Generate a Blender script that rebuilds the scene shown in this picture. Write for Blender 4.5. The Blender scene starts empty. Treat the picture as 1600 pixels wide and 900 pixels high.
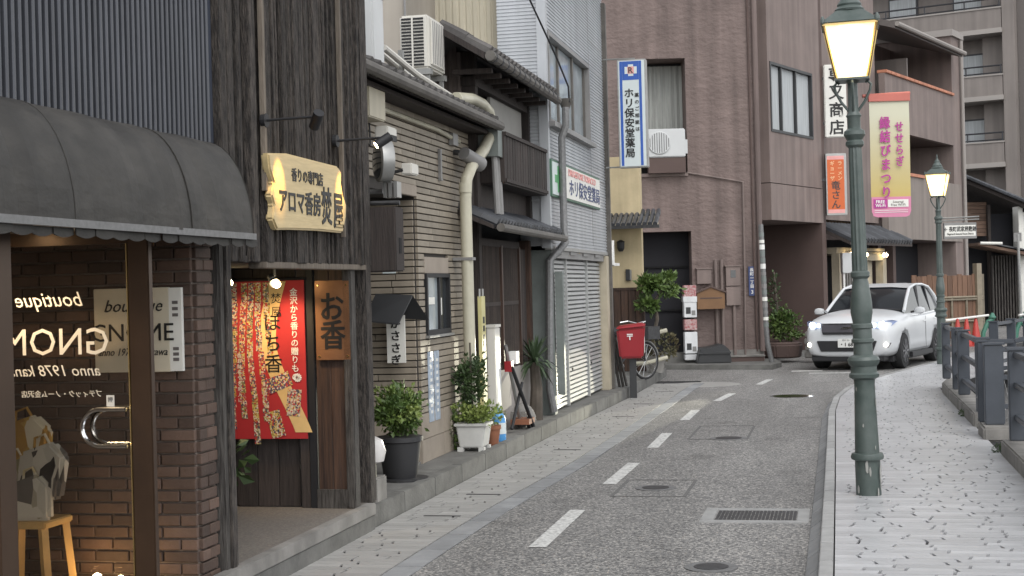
import bpy, bmesh, math, random
from mathutils import Vector, Matrix
R = math.radians
random.seed(7)
scene = bpy.context.scene
COL = scene.collection

# ------------------------------------------------------------------ camera
YAW = 12.5
cd = bpy.data.cameras.new('camera'); cam = bpy.data.objects.new('camera', cd); COL.objects.link(cam)
cam.location = (0, 0, 1.8)
cam.rotation_euler = (Matrix.Rotation(R(YAW), 3, 'Z') @ Matrix.Rotation(R(90), 3, 'X') @ Matrix.Rotation(R(-1.5), 3, 'Z')).to_euler()
cd.sensor_width = 36; cd.lens = 2300 / 1600 * 36
cd.clip_start = 0.1; cd.clip_end = 3000
scene.camera = cam

# ------------------------------------------------------------------ sky and sun (overcast, early evening)
SUN_EL, SUN_AZ = R(52), R(150)          # azimuth measured from +Y towards +X
world = bpy.data.worlds.new('World'); scene.world = world; world.use_nodes = True
wn, wl = world.node_tree.nodes, world.node_tree.links
sky = wn.new('ShaderNodeTexSky'); sky.sky_type = 'NISHITA'; sky.sun_disc = False
sky.sun_elevation = SUN_EL; sky.sun_rotation = SUN_AZ
sky.air_density = 1.0; sky.dust_density = 1.0; sky.ozone_density = 1.0
hs = wn.new('ShaderNodeHueSaturation'); hs.inputs['Saturation'].default_value = 0.12
bg = wn['Background']; bg.inputs['Strength'].default_value = 0.15
wl.new(sky.outputs[0], hs.inputs['Color']); wl.new(hs.outputs[0], bg.inputs['Color'])
sd = bpy.data.lights.new('sun', 'SUN'); sd.energy = 0.55; sd.angle = R(40); sd.color = (1, .97, .93)
sun = bpy.data.objects.new('sun', sd); COL.objects.link(sun); sun.location = (20, -20, 40)
sv = Vector((math.sin(SUN_AZ) * math.cos(SUN_EL), math.cos(SUN_AZ) * math.cos(SUN_EL), math.sin(SUN_EL)))
sun.rotation_euler = sv.to_track_quat('Z', 'Y').to_euler()
scene.view_settings.view_transform = 'Standard'; scene.view_settings.look = 'None'
scene.view_settings.exposure = 0.95; scene.view_settings.gamma = 1.0
scene.view_settings.use_curve_mapping = False

# ------------------------------------------------------------------ materials
MATS = {}
def mat(name, col, rough=.75, var=.12, scale=4., rnd=0., bump=0., bscale=30., metal=0., stretch=(1, 1, 1), col2=None, c2w=.5, emit=None, es=0., spec=.5, dist=.01, streak=0.):
    m = bpy.data.materials.new(name); m.use_nodes = True; MATS[name] = m
    n, l = m.node_tree.nodes, m.node_tree.links
    b = n['Principled BSDF']; b.inputs['Roughness'].default_value = rough; b.inputs['Metallic'].default_value = metal
    b.inputs['Specular IOR Level'].default_value = spec
    tc = n.new('ShaderNodeTexCoord'); oi = n.new('ShaderNodeObjectInfo')
    off = n.new('ShaderNodeVectorMath'); off.operation = 'MULTIPLY_ADD'
    cmb = n.new('ShaderNodeCombineXYZ')
    for k in range(3): l.new(oi.outputs['Random'], cmb.inputs[k])
    off.inputs[1].default_value = (37, 51, 23)
    l.new(cmb.outputs[0], off.inputs[0]); l.new(tc.outputs['Object'], off.inputs[2])
    mp = n.new('ShaderNodeMapping'); mp.inputs['Scale'].default_value = stretch
    l.new(off.outputs[0], mp.inputs['Vector'])
    nz = n.new('ShaderNodeTexNoise'); nz.inputs['Scale'].default_value = scale; nz.inputs['Detail'].default_value = 5
    nz.inputs['Roughness'].default_value = .62
    l.new(mp.outputs[0], nz.inputs['Vector'])
    mr = n.new('ShaderNodeMapRange'); mr.inputs['From Min'].default_value = .3; mr.inputs['From Max'].default_value = .7
    l.new(nz.outputs['Fac'], mr.inputs['Value'])
    mx = n.new('ShaderNodeMix'); mx.data_type = 'RGBA'
    c = tuple(col) + (1,)
    if col2 is None:
        lo = tuple(x * (1 - var) for x in col) + (1,); hi = tuple(min(1, x * (1 + var)) for x in col) + (1,)
    else:
        lo, hi = c, tuple(col2) + (1,)
        mr.inputs['From Min'].default_value = .5 - .2 * c2w - .05; mr.inputs['From Max'].default_value = .62 + .1 * (1 - c2w)
    mx.inputs['A'].default_value = lo; mx.inputs['B'].default_value = hi
    l.new(mr.outputs[0], mx.inputs['Factor'])
    out = mx.outputs['Result']
    if rnd:
        m2 = n.new('ShaderNodeMapRange'); m2.inputs['To Min'].default_value = 1 - rnd; m2.inputs['To Max'].default_value = 1 + rnd
        l.new(oi.outputs['Random'], m2.inputs['Value'])
        vm = n.new('ShaderNodeVectorMath'); vm.operation = 'SCALE'
        l.new(out, vm.inputs[0]); l.new(m2.outputs[0], vm.inputs['Scale']); out = vm.outputs[0]
    if streak:
        ms = n.new('ShaderNodeMapping'); ms.inputs['Scale'].default_value = (2.6, 2.6, .16); l.new(tc.outputs['Object'], ms.inputs['Vector'])
        ns = n.new('ShaderNodeTexNoise'); ns.inputs['Scale'].default_value = 1.5; ns.inputs['Detail'].default_value = 6; l.new(ms.outputs[0], ns.inputs['Vector'])
        m3 = n.new('ShaderNodeMapRange'); m3.inputs['From Min'].default_value = .35; m3.inputs['From Max'].default_value = .65; m3.inputs['To Min'].default_value = 1 - streak; m3.inputs['To Max'].default_value = 1 + streak * .5; l.new(ns.outputs['Fac'], m3.inputs['Value'])
        v3 = n.new('ShaderNodeVectorMath'); v3.operation = 'SCALE'; l.new(out, v3.inputs[0]); l.new(m3.outputs[0], v3.inputs['Scale']); out = v3.outputs[0]
    l.new(out, b.inputs['Base Color'])
    if bump:
        n2 = n.new('ShaderNodeTexNoise'); n2.inputs['Scale'].default_value = bscale; n2.inputs['Detail'].default_value = 4
        l.new(mp.outputs[0], n2.inputs['Vector'])
        bp = n.new('ShaderNodeBump'); bp.inputs['Strength'].default_value = bump; bp.inputs['Distance'].default_value = dist
        l.new(n2.outputs['Fac'], bp.inputs['Height']); l.new(bp.outputs[0], b.inputs['Normal'])
    if emit:
        b.inputs['Emission Color'].default_value = tuple(emit) + (1,); b.inputs['Emission Strength'].default_value = es
    return m

def glass(name, tint=(.9, .9, .9), rough=.02, mixf=.75):
    m = bpy.data.materials.new(name); m.use_nodes = True; MATS[name] = m
    n, l = m.node_tree.nodes, m.node_tree.links
    n.remove(n['Principled BSDF'])
    tr = n.new('ShaderNodeBsdfTransparent'); tr.inputs[0].default_value = tuple(tint) + (1,)
    gl = n.new('ShaderNodeBsdfGlossy'); gl.inputs['Roughness'].default_value = rough
    fr = n.new('ShaderNodeFresnel'); fr.inputs[0].default_value = 1.5
    mx = n.new('ShaderNodeMixShader')
    l.new(fr.outputs[0], mx.inputs[0]); l.new(tr.outputs[0], mx.inputs[1]); l.new(gl.outputs[0], mx.inputs[2])
    l.new(mx.outputs[0], n['Material Output'].inputs['Surface'])
    return m

def asphalt(name):
    m = mat(name, (.1, .1, .1), .8)
    n, l = m.node_tree.nodes, m.node_tree.links; b = n['Principled BSDF']
    tc = n['Texture Coordinate']
    vo = n.new('ShaderNodeTexVoronoi'); vo.inputs['Scale'].default_value = 72
    l.new(tc.outputs['Object'], vo.inputs['Vector'])
    cr = n.new('ShaderNodeValToRGB'); e = cr.color_ramp.elements
    e[0].position = 0; e[0].color = (.075, .075, .076, 1); e[1].position = 1; e[1].color = (.46, .44, .41, 1)
    x = e.new(.45); x.color = (.17, .168, .165, 1); x = e.new(.75); x.color = (.28, .272, .26, 1)
    sep = n.new('ShaderNodeSeparateColor'); l.new(vo.outputs['Color'], sep.inputs[0]); l.new(sep.outputs[0], cr.inputs[0])
    big = n.new('ShaderNodeTexNoise'); big.inputs['Scale'].default_value = .7; big.inputs['Detail'].default_value = 6
    l.new(tc.outputs['Object'], big.inputs['Vector'])
    mr = n.new('ShaderNodeMapRange'); mr.inputs['From Min'].default_value = .3; mr.inputs['From Max'].default_value = .7
    mr.inputs['To Min'].default_value = .74; mr.inputs['To Max'].default_value = 1.14; mpb = n.new('ShaderNodeMapping'); mpb.inputs['Scale'].default_value = (2.2, .35, 1); l.new(tc.outputs['Object'], mpb.inputs['Vector']); l.new(mpb.outputs[0], big.inputs['Vector'])
    l.new(big.outputs['Fac'], mr.inputs['Value'])
    vm = n.new('ShaderNodeVectorMath'); vm.operation = 'SCALE'; l.new(cr.outputs[0], vm.inputs[0]); l.new(mr.outputs[0], vm.inputs['Scale'])
    vc = n.new('ShaderNodeTexVoronoi'); vc.feature = 'DISTANCE_TO_EDGE'; vc.inputs['Scale'].default_value = .42
    wob = n.new('ShaderNodeTexNoise'); wob.inputs['Scale'].default_value = 2.2; wob.inputs['Detail'].default_value = 5; l.new(tc.outputs['Object'], wob.inputs['Vector'])
    wa = n.new('ShaderNodeVectorMath'); wa.operation = 'MULTIPLY_ADD'; wa.inputs[1].default_value = (.55, .55, 0); l.new(wob.outputs['Color'], wa.inputs[0]); l.new(tc.outputs['Object'], wa.inputs[2]); l.new(wa.outputs[0], vc.inputs['Vector'])
    ck = n.new('ShaderNodeMapRange'); ck.inputs['From Min'].default_value = .0; ck.inputs['From Max'].default_value = .004; ck.inputs['To Min'].default_value = .72; ck.inputs['To Max'].default_value = 1.; l.new(vc.outputs['Distance'], ck.inputs['Value'])
    stn = n.new('ShaderNodeTexNoise'); stn.inputs['Scale'].default_value = 1.6; stn.inputs['Detail'].default_value = 3; l.new(tc.outputs['Object'], stn.inputs['Vector'])
    sr = n.new('ShaderNodeMapRange'); sr.inputs['From Min'].default_value = .60; sr.inputs['From Max'].default_value = .72; sr.inputs['To Min'].default_value = 1.; sr.inputs['To Max'].default_value = .74; l.new(stn.outputs['Fac'], sr.inputs['Value'])
    mm = n.new('ShaderNodeMath'); mm.operation = 'MULTIPLY'; l.new(ck.outputs[0], mm.inputs[0]); l.new(sr.outputs[0], mm.inputs[1])
    v2 = n.new('ShaderNodeVectorMath'); v2.operation = 'SCALE'; l.new(vm.outputs[0], v2.inputs[0]); l.new(mm.outputs[0], v2.inputs['Scale']); l.new(v2.outputs[0], b.inputs['Base Color'])
    bp = n.new('ShaderNodeBump'); bp.inputs['Strength'].default_value = .5; bp.inputs['Distance'].default_value = .006
    l.new(vo.outputs['Distance'], bp.inputs['Height']); bp.invert = True; l.new(bp.outputs[0], b.inputs['Normal'])
    b.inputs['Roughness'].default_value = .62
    return m

asphalt('asphalt')
mat('ground', (.10, .10, .10), .9)
mat('concrete', (.23, .22, .205), .85, .25, 3, bump=.3, bscale=60, streak=0.2)
mat('concrete_dark', (.13, .128, .12), .85, .3, 4, rnd=.12, bump=.4, bscale=40)
mat('granite', (.33, .33, .325), .7, .12, 8, rnd=.10, bump=.2, bscale=120)
mat('gutter_stone', (.25, .255, .26), .7, .15, 6, rnd=.15, bump=.2, bscale=90)
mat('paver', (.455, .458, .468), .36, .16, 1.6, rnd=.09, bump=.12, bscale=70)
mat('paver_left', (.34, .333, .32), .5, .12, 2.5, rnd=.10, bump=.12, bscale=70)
mat('joint', (.025, .025, .026), .9)
mat('road_paint', (.62, .62, .60), .6, .12, 26, col2=(.22, .22, .215), c2w=.05, bump=.2)
mat('navy_metal', (.012, .018, .034), .6, .2, 3)  # wall behind the ribs; shade of the slots is put into this dark colour
mat('rib_metal_lit', (.060, .064, .075), .45, .18, 2, rnd=.12, metal=.2)  # paler copy for the ridges, their light put into the colour
mat('awning', (.034, .031, .027), .6, .4, 2.2, stretch=(1.6, 3, 3), bump=.25, bscale=6, dist=.03, streak=0.35)
mat('alu', (.36, .36, .35), .4, .1, 6, metal=.7)
mat('old_wood', (.020, .017, .016), .92, .5, 7, rnd=.4, bump=1., bscale=22, stretch=(7, 7, 1.1), col2=(.10, .085, .073), c2w=.35, dist=.035)
mat('pale_wood', (.15, .125, .10), .85, .3, 5, rnd=.15, bump=.5, bscale=20, stretch=(8, 8, 1))
mat('post_wood', (.035, .030, .027), .9, .4, 7, bump=1., bscale=22, stretch=(9, 9, .7), col2=(.125, .115, .105), c2w=.45, dist=.02)
mat('brown_wood', (.03, .017, .013), .55, .4, 4, rnd=.2, bump=.4, bscale=14, stretch=(9, 9, .5), col2=(.085, .045, .028), c2w=.5)
mat('dark_wood', (.035, .027, .024), .8, .4, 5, rnd=.3, bump=.5, bscale=20, stretch=(9, 9, .6))
mat('black_paint', (.012, .012, .014), .6)
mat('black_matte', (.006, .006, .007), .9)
mat('bronze_frame', (.075, .045, .028), .35, .15, 3, metal=.55)
mat('brass', (.55, .40, .18), .25, .1, 3, metal=.9)
mat('brick', (.082, .052, .039), .75, .22, 6, rnd=.38, bump=.35, bscale=60)
mat('mortar', (.17, .14, .12), .9, .2, 30)
mat('shop_wall', (.20, .15, .11), .8)
mat('shop_ceiling', (.55, .48, .38), .7)
mat('aggregate', (.11, .10, .09), .8, .3, 60, col2=(.20, .18, .155), bump=.4, bscale=150)
mat('signboard', (.55, .43, .23), .5, .12, 4, stretch=(1, 6, 9), bump=.15, bscale=9)
mat('ink', (.012, .011, .011), .5)
mat('copper', (.36, .18, .09), .38, .2, 5, metal=.55, col2=(.26, .13, .07))
mat('red_cloth', (.40, .022, .026), .7, .12, 3)
mat('gold_cloth', (.68, .47, .20), .7)
mat('white_paint', (.74, .73, .70), .55)
mat('white_sign', (.72, .71, .66), .5, .06)
mat('cream_sign', (.60, .54, .42), .5, .08)
mat('glass_text', (.85, .80, .70), .6)
mat('chrome', (.8, .8, .8), .12, .02, metal=1)
mat('stool_wood', (.55, .36, .14), .5, .2, 5)
mat('tile_tan', (.275, .236, .185), .6, .12, 5, rnd=.12, bump=.1, bscale=60, streak=0.12)
mat('tile_joint', (.045, .04, .036), .9)
mat('tan_render', (.31, .265, .22), .8, .12, 3, bump=.2)
mat('stone_tan', (.31, .265, .215), .7, .2, 2)
mat('roof_tile', (.055, .058, .065), .38, .25, 6, rnd=.3)
mat('roof_tile_old', (.07, .065, .062), .7, .35, 6, rnd=.3, bump=.3)
mat('gutter_old', (.10, .092, .082), .6, .3, 5)
mat('pvc_cream', (.50, .475, .37), .4, .12, 2, col2=(.38, .36, .28), streak=0.15)
mat('pvc_grey', (.22, .215, .21), .5, .15, 3)
mat('ac_white', (.62, .60, .55), .5, .06, 2)
mat('ac_clean', (.54, .55, .55), .45, .05, 2)
mat('cream_siding', (.47, .43, .335), .6, .07, 1, streak=0.14)
mat('beige_siding', (.35, .315, .27), .65, .08, 1, streak=0.14)
mat('brown_siding', (.13, .105, .095), .7, .15, 2)
mat('panel_grey', (.30, .29, .27), .7, .1, 2)
mat('silver_siding', (.44, .455, .475), .38, .08, 1.2, metal=.35, streak=0.12)
mat('shutter', (.35, .355, .35), .42, .12, 1.6, metal=.25, rnd=.05)
mat('tin_green', (.17, .19, .18), .6, .2, 3)
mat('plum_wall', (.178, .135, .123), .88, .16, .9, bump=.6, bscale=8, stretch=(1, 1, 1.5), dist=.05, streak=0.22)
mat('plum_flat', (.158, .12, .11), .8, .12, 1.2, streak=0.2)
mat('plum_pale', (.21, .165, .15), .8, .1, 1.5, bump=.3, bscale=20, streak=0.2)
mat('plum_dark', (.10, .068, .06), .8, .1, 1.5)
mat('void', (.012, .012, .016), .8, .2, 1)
mat('curtain', (.34, .35, .33), .8, .25, 3, stretch=(9, 9, .3))
mat('curtain_white', (.40, .42, .43), .7, .2, 3, stretch=(9, 9, .3))
mat('yellow_wall', (.52, .43, .27), .85, .12, 2, bump=.2, streak=0.18)
mat('soffit', (.42, .37, .28), .8)
mat('post_red', (.29, .016, .023), .35, .06, 3)
mat('charcoal', (.03, .031, .033), .5)
mat('sign_white', (.60, .66, .66), .4, .06, 2)
mat('sign_blue', (.03, .10, .40), .4)
mat('sign_pink', (.75, .35, .33), .5)
mat('green_cross', (.10, .34, .14), .5)
mat('dark_green', (.07, .15, .10), .5)
mat('sign_navy', (.04, .06, .16), .5)
mat('plastic_white', (.66, .67, .68), .4)
mat('capsule_red', (.32, .05, .06), .4, .4, 20, col2=(.5, .42, .4))
mat('mail_brown', (.19, .10, .045), .6, .1, 4)
mat('tan_wall', (.235, .20, .178), .75, .08, 1, streak=0.16)
mat('taupe', (.205, .18, .165), .75, .07, .8, streak=0.14)
mat('taupe_light', (.30, .275, .255), .75, .08, .8)
mat('taupe_dark', (.13, .115, .108), .75, .08, .8)
mat('terracotta', (.48, .20, .12), .7, .2, 5, rnd=.15)
mat('rail_black', (.03, .03, .034), .45)
mat('orange_sign', (.62, .13, .03), .5, .05)
mat('orange_text', (.85, .55, .30), .6)
mat('wood_plank', (.14, .09, .065), .85, .35, 4, rnd=.3, bump=.4, stretch=(.6, 9, 9))
mat('fence_wood', (.15, .085, .055), .8, .3, 4, rnd=.25, stretch=(9, 9, .6))
mat('bamboo', (.20, .17, .125), .6, .2, 6, rnd=.2)
mat('cone_red', (.42, .045, .035), .5)
mat('barrier_green', (.05, .17, .12), .5)
mat('blue_plastic', (.08, .30, .62), .35)
mat('lamp_green', (.060, .080, .073), .42, .25, 6, col2=(.095, .115, .107), c2w=.4, bump=.15, bscale=25)
mat('paint_chip', (.30, .30, .28), .8)
m_ = mat('lantern_glow', (1, .9, .7), .5, emit=(1, .74, .30), es=4.0)      # frosted panes, brightest round the bulb inside
_n, _l = m_.node_tree.nodes, m_.node_tree.links; _v = _n.new('ShaderNodeVectorMath'); _v.operation = 'DISTANCE'; _v.inputs[1].default_value = (0, 0, 3.47); _l.new(_n['Texture Coordinate'].outputs['Object'], _v.inputs[0])
_r = _n.new('ShaderNodeMapRange'); _r.inputs['From Min'].default_value = .15; _r.inputs['From Max'].default_value = .27; _r.inputs['To Min'].default_value = 4.6; _r.inputs['To Max'].default_value = .75; _l.new(_v.outputs['Value'], _r.inputs['Value']); _l.new(_r.outputs[0], _n['Principled BSDF'].inputs['Emission Strength'])
_n['Principled BSDF'].inputs['Base Color'].default_value = (.6, .5, .3, 1)
mat('warm_bulb', (1, .9, .7), .5, emit=(1, .78, .42), es=22.)
mat('spot_bulb', (1, .9, .7), .5, emit=(1, .74, .38), es=14.)
mat('down_glow', (1, .9, .7), .5, emit=(1, .80, .5), es=14.)
m_ = mat('banner_gold', (.66, .52, .20), .6, .05, 2)      # printed fade from pale top to gold foot
_n, _l = m_.node_tree.nodes, m_.node_tree.links; _tc = _n['Texture Coordinate']; _sp = _n.new('ShaderNodeSeparateXYZ'); _l.new(_tc.outputs['Object'], _sp.inputs[0])
_r = _n.new('ShaderNodeMapRange'); _r.inputs['From Min'].default_value = 2.32; _r.inputs['From Max'].default_value = 2.95; _l.new(_sp.outputs['Z'], _r.inputs['Value'])
_c = _n.new('ShaderNodeMix'); _c.data_type = 'RGBA'; _c.inputs['A'].default_value = (.52, .40, .13, 1); _c.inputs['B'].default_value = (.56, .55, .42, 1); _l.new(_r.outputs[0], _c.inputs['Factor']); _l.new(_c.outputs['Result'], _n['Principled BSDF'].inputs['Base Color'])
mat('banner_pale', (.66, .64, .48), .6, .04, 2)
mat('banner_pink', (.60, .22, .34), .6, .05)
mat('magenta', (.42, .05, .26), .6)
mat('rail_red', (.45, .13, .10), .5)
mat('fence_metal', (.058, .066, .08), .42, .15, 4)
mat('fence_edge', (.36, .38, .41), .45)
mat('car_white', (.60, .615, .63), .22, .02, 1, spec=.6)
mat('car_glass', (.012, .014, .017), .10, spec=.22)
mat('grille_grey', (.12, .115, .13), .35, metal=.4)
mat('car_trim', (.02, .02, .022), .5)
mat('tyre', (.018, .018, .019), .8)
mat('rim', (.20, .20, .21), .3, metal=.8)
mat('headlight', (1, 1, 1), .3, emit=(.86, .93, 1), es=5.)
mat('fog_glow', (1, 1, 1), .3, emit=(1, .93, .75), es=5.)
mat('lens_blue', (.25, .30, .45), .15, spec=.8)
mat('plate_white', (.75, .75, .72), .5)
mat('leaf_dark', (.025, .05, .018), .5, .4, 3, rnd=.1, col2=(.06, .10, .03))
mat('leaf_mid', (.05, .095, .022), .5, .4, 3, col2=(.115, .17, .04))
mat('leaf_light', (.10, .16, .03), .5, .4, 3, col2=(.22, .27, .07))
mat('leaf_yucca', (.045, .075, .035), .5, .3, 3, col2=(.09, .13, .07))
mat('leaf_brown', (.10, .075, .035), .7, .4, 3, col2=(.06, .07, .03))
mat('bark', (.09, .075, .06), .9, .3, 6)
mat('soil', (.04, .03, .024), .95)
mat('pot_black', (.028, .028, .03), .55)
mat('pot_white', (.50, .50, .48), .55, .1)
mat('pot_teal', (.26, .30, .29), .6)
mat('pot_terra', (.24, .095, .05), .7, .15)
mat('plate_cream', (.55, .50, .24), .5)
mat('notice_blue', (.36, .42, .5), .4, .3, 12)
mat('globe', (.60, .58, .56), .3)
mat('iron', (.06, .06, .062), .5, .3, 20, metal=.5)
mat('iron_light', (.19, .19, .19), .55, .2, 30, metal=.4)
mat('road_patch', (.13, .128, .125), .85, .25, 20)
def patchwork(name, cols, scale, stretch=(1, 1, 1)):
    m = mat(name, cols[0], .65); n, l = m.node_tree.nodes, m.node_tree.links
    vo = n.new('ShaderNodeTexVoronoi'); vo.inputs['Scale'].default_value = scale; l.new(n['Mapping'].outputs[0], vo.inputs['Vector']); n['Mapping'].inputs['Scale'].default_value = stretch
    sp = n.new('ShaderNodeSeparateColor'); l.new(vo.outputs['Color'], sp.inputs[0]); cr = n.new('ShaderNodeValToRGB'); cr.color_ramp.interpolation = 'CONSTANT'; e = cr.color_ramp.elements
    e[0].color = cols[0] + (1,); e[1].position = 1 / len(cols); e[1].color = cols[1] + (1,)
    for i, c in enumerate(cols[2:]): x = e.new((i + 2) / len(cols)); x.color = c + (1,)
    l.new(sp.outputs[0], cr.inputs[0]); l.new(cr.outputs[0], n['Principled BSDF'].inputs['Base Color'])
patchwork('bag_gold', [(.50, .33, .08), (.60, .50, .30), (.42, .24, .05), (.66, .60, .46)], 9, (1, 1, .5)); patchwork('bag_grey', [(.50, .48, .42), (.06, .055, .05), (.36, .33, .26), (.58, .55, .48), (.12, .11, .10)], 11, (1, 1, .5)); patchwork('bag_green', [(.16, .17, .07), (.30, .28, .16), (.45, .42, .33), (.08, .09, .04)], 10, (1, 1, .5)); glass('glass_clear', (.93, .91, .88)); glass('glass_window', (.75, .78, .78), .03)
mat('pane_dark', (.04, .045, .05), .08, .3, 1, spec=.8)
mat('pane_pale', (.30, .34, .36), .12, .35, 1.2, spec=.7)
mat('lattice_wood', (.045, .033, .027), .8, .3, 4, rnd=.25)
for i, c in enumerate([(.60, .42, .10), (.55, .16, .15), (.34, .30, .14), (.62, .50, .40), (.16, .13, .20), (.60, .25, .22)]):
    patchwork('kimono_%d' % i, [tuple(x * .8 for x in c), (.42, .03, .03), (.55, .42, .14), (.07, .06, .09), (.62, .52, .42), tuple(x * .5 for x in c)], 95)
    0 and mat('kimono_%d' % i, tuple(x * .75 for x in c), .7, .5, 70, col2=((.45, .06, .05), (.10, .09, .12), (.55, .42, .20), (.30, .06, .06), (.42, .36, .30), (.12, .20, .12))[i])

# ------------------------------------------------------------------ mesh helpers
OFF = {}
def thing(name, label, cat, loc=(0, 0, 0), rot=0, group=None, off=(0, 0, 0)):
    o = bpy.data.objects.new(name, None); COL.objects.link(o); o.empty_display_size = .2
    o.location = loc; o.rotation_euler = (0, 0, R(rot)); o['label'] = label; o['category'] = cat
    if group: o['group'] = group
    OFF[o.name] = Vector(off); return o
def lthing(name, label, cat, x, y, group=None):          # frame of the left row: local x = along the street, local y = into the house
    return thing(name, label, cat, (x, y, 0), 90, group, off=(y, 0, 0))
def link(name, me, parent=None, off=True):
    o = bpy.data.objects.new(name, me); COL.objects.link(o)
    if parent is not None: o.parent = parent
    return o
def root_off(p):
    while p is not None:
        if p.name in OFF: return OFF[p.name]
        p = p.parent
    return Vector((0, 0, 0))
class MB:
    def __init__(s): s.v = []; s.f = []
    def add(s, vs, fs):
        b = len(s.v); s.v += [tuple(v) for v in vs]; s.f += [tuple(b + i for i in f) for f in fs]; return s
    def box(s, x0, x1, y0, y1, z0, z1):
        return s.add([(x0, y0, z0), (x1, y0, z0), (x1, y1, z0), (x0, y1, z0), (x0, y0, z1), (x1, y0, z1), (x1, y1, z1), (x0, y1, z1)],
                     [(3, 2, 1, 0), (4, 5, 6, 7), (0, 1, 5, 4), (1, 2, 6, 5), (2, 3, 7, 6), (3, 0, 4, 7)])
    def bar(s, a, b, w, h, up=(0, 0, 1)):
        a, b = Vector(a), Vector(b); t = (b - a).normalized(); r = t.cross(Vector(up))
        if r.length < 1e-4: r = t.cross(Vector((1, 0, 0)))
        r.normalize(); u = r.cross(t); r *= w / 2; u *= h / 2
        return s.add([a - r - u, a + r - u, a + r + u, a - r + u, b - r - u, b + r - u, b + r + u, b - r + u],
                     [(3, 2, 1, 0), (4, 5, 6, 7), (0, 1, 5, 4), (1, 2, 6, 5), (2, 3, 7, 6), (3, 0, 4, 7)])
    def tube(s, pts, r, n=8, closed=False, cap=True):
        pts = [Vector(p) for p in pts]; m = len(pts); rs = r if isinstance(r, (list, tuple)) else [r] * m
        vs, fs = [], []; ref = None
        for i, p in enumerate(pts):
            if closed: t = pts[(i + 1) % m] - pts[i - 1]
            else: t = pts[min(i + 1, m - 1)] - pts[max(i - 1, 0)]
            t.normalize()
            if ref is None: ref = t.orthogonal().normalized()
            ref = (ref - t * ref.dot(t)).normalized(); bi = t.cross(ref)
            for k in range(n):
                a = 2 * math.pi * k / n; vs.append(p + (ref * math.cos(a) + bi * math.sin(a)) * rs[i])
        for i in range(m if closed else m - 1):
            j = (i + 1) % m
            for k in range(n): fs.append((i * n + k, i * n + (k + 1) % n, j * n + (k + 1) % n, j * n + k))
        if cap and not closed:
            fs.append(tuple(range(n - 1, -1, -1))); fs.append(tuple((m - 1) * n + k for k in range(n)))
        return s.add(vs, fs)
    def lathe(s, prof, c=(0, 0, 0), n=20, flute=0):
        vs, fs = [], []; m = len(prof)
        for r, z in prof:
            for k in range(n):
                a = 2 * math.pi * k / n; q = r * (1 - (flute if k % 2 else 0)); vs.append((c[0] + q * math.cos(a), c[1] + q * math.sin(a), c[2] + z))
        for i in range(m - 1):
            for k in range(n): fs.append((i * n + k, i * n + (k + 1) % n, (i + 1) * n + (k + 1) % n, (i + 1) * n + k))
        fs.append(tuple(range(n - 1, -1, -1))); fs.append(tuple((m - 1) * n + k for k in range(n)))
        return s.add(vs, fs)
    def prism(s, poly, ax, d0, d1):                        # ax: axis of extrusion; poly in the two others, in x,y,z order
        def p3(q, d): return {'x': (d, q[0], q[1]), 'y': (q[0], d, q[1]), 'z': (q[0], q[1], d)}[ax]
        n = len(poly); vs = [p3(q, d0) for q in poly] + [p3(q, d1) for q in poly]
        return s.add(vs, [tuple(range(n)), tuple(range(2 * n - 1, n - 1, -1))] + [(i, (i + 1) % n, n + (i + 1) % n, n + i) for i in range(n)])
    def quad(s, a, b, c, d): return s.add([a, b, c, d], [(0, 1, 2, 3)])
    def build(s, name, m, parent=None, smooth=False, bevel=0., raw=False, sub=0, autos=35):
        off = Vector((0, 0, 0)) if raw else root_off(parent)
        me = bpy.data.meshes.new(name); me.from_pydata([Vector(v) - off for v in s.v], [], s.f)
        bm = bmesh.new(); bm.from_mesh(me); bmesh.ops.recalc_face_normals(bm, faces=bm.faces)
        if bevel:
            ed = [e for e in bm.edges if len(e.link_faces) == 2 and e.calc_face_angle(0) > .5]
            bmesh.ops.bevel(bm, geom=ed, offset=bevel, segments=2, affect='EDGES', clamp_overlap=True)
        if sub:
            bmesh.ops.subdivide_edges(bm, edges=bm.edges, cuts=sub, use_grid_fill=True)
        if smooth or bevel:
            for f in bm.faces: f.smooth = True
            for e in bm.edges:
                if len(e.link_faces) == 2 and e.calc_face_angle(0) > R(autos): e.smooth = False
        bm.to_mesh(me); bm.free(); me.update()
        me.materials.append(MATS[m] if isinstance(m, str) else m)
        return link(name, me, parent)
CACHE = {}
def piece(name, m, parent, c, size, bevel=.004, rot=0, raw=False):
    key = (m, tuple(round(x, 3) for x in size), bevel, name)
    if key not in CACHE:
        b = MB().box(-size[0] / 2, size[0] / 2, -size[1] / 2, size[1] / 2, -size[2] / 2, size[2] / 2)
        o = b.build(name, m, parent, bevel=0, raw=True)
        if bevel:
            bm = bmesh.new(); bm.from_mesh(o.data)
            bmesh.ops.bevel(bm, geom=list(bm.edges), offset=min(bevel, min(size) * .4), segments=1, affect='EDGES'); bm.to_mesh(o.data); bm.free()
        CACHE[key] = o.data
    else: o = link(name, CACHE[key], parent)
    o.location = Vector(c) - (Vector((0, 0, 0)) if raw else root_off(parent)); o.rotation_euler = (0, 0, rot)
    return o
TEXTS = {}
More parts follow.
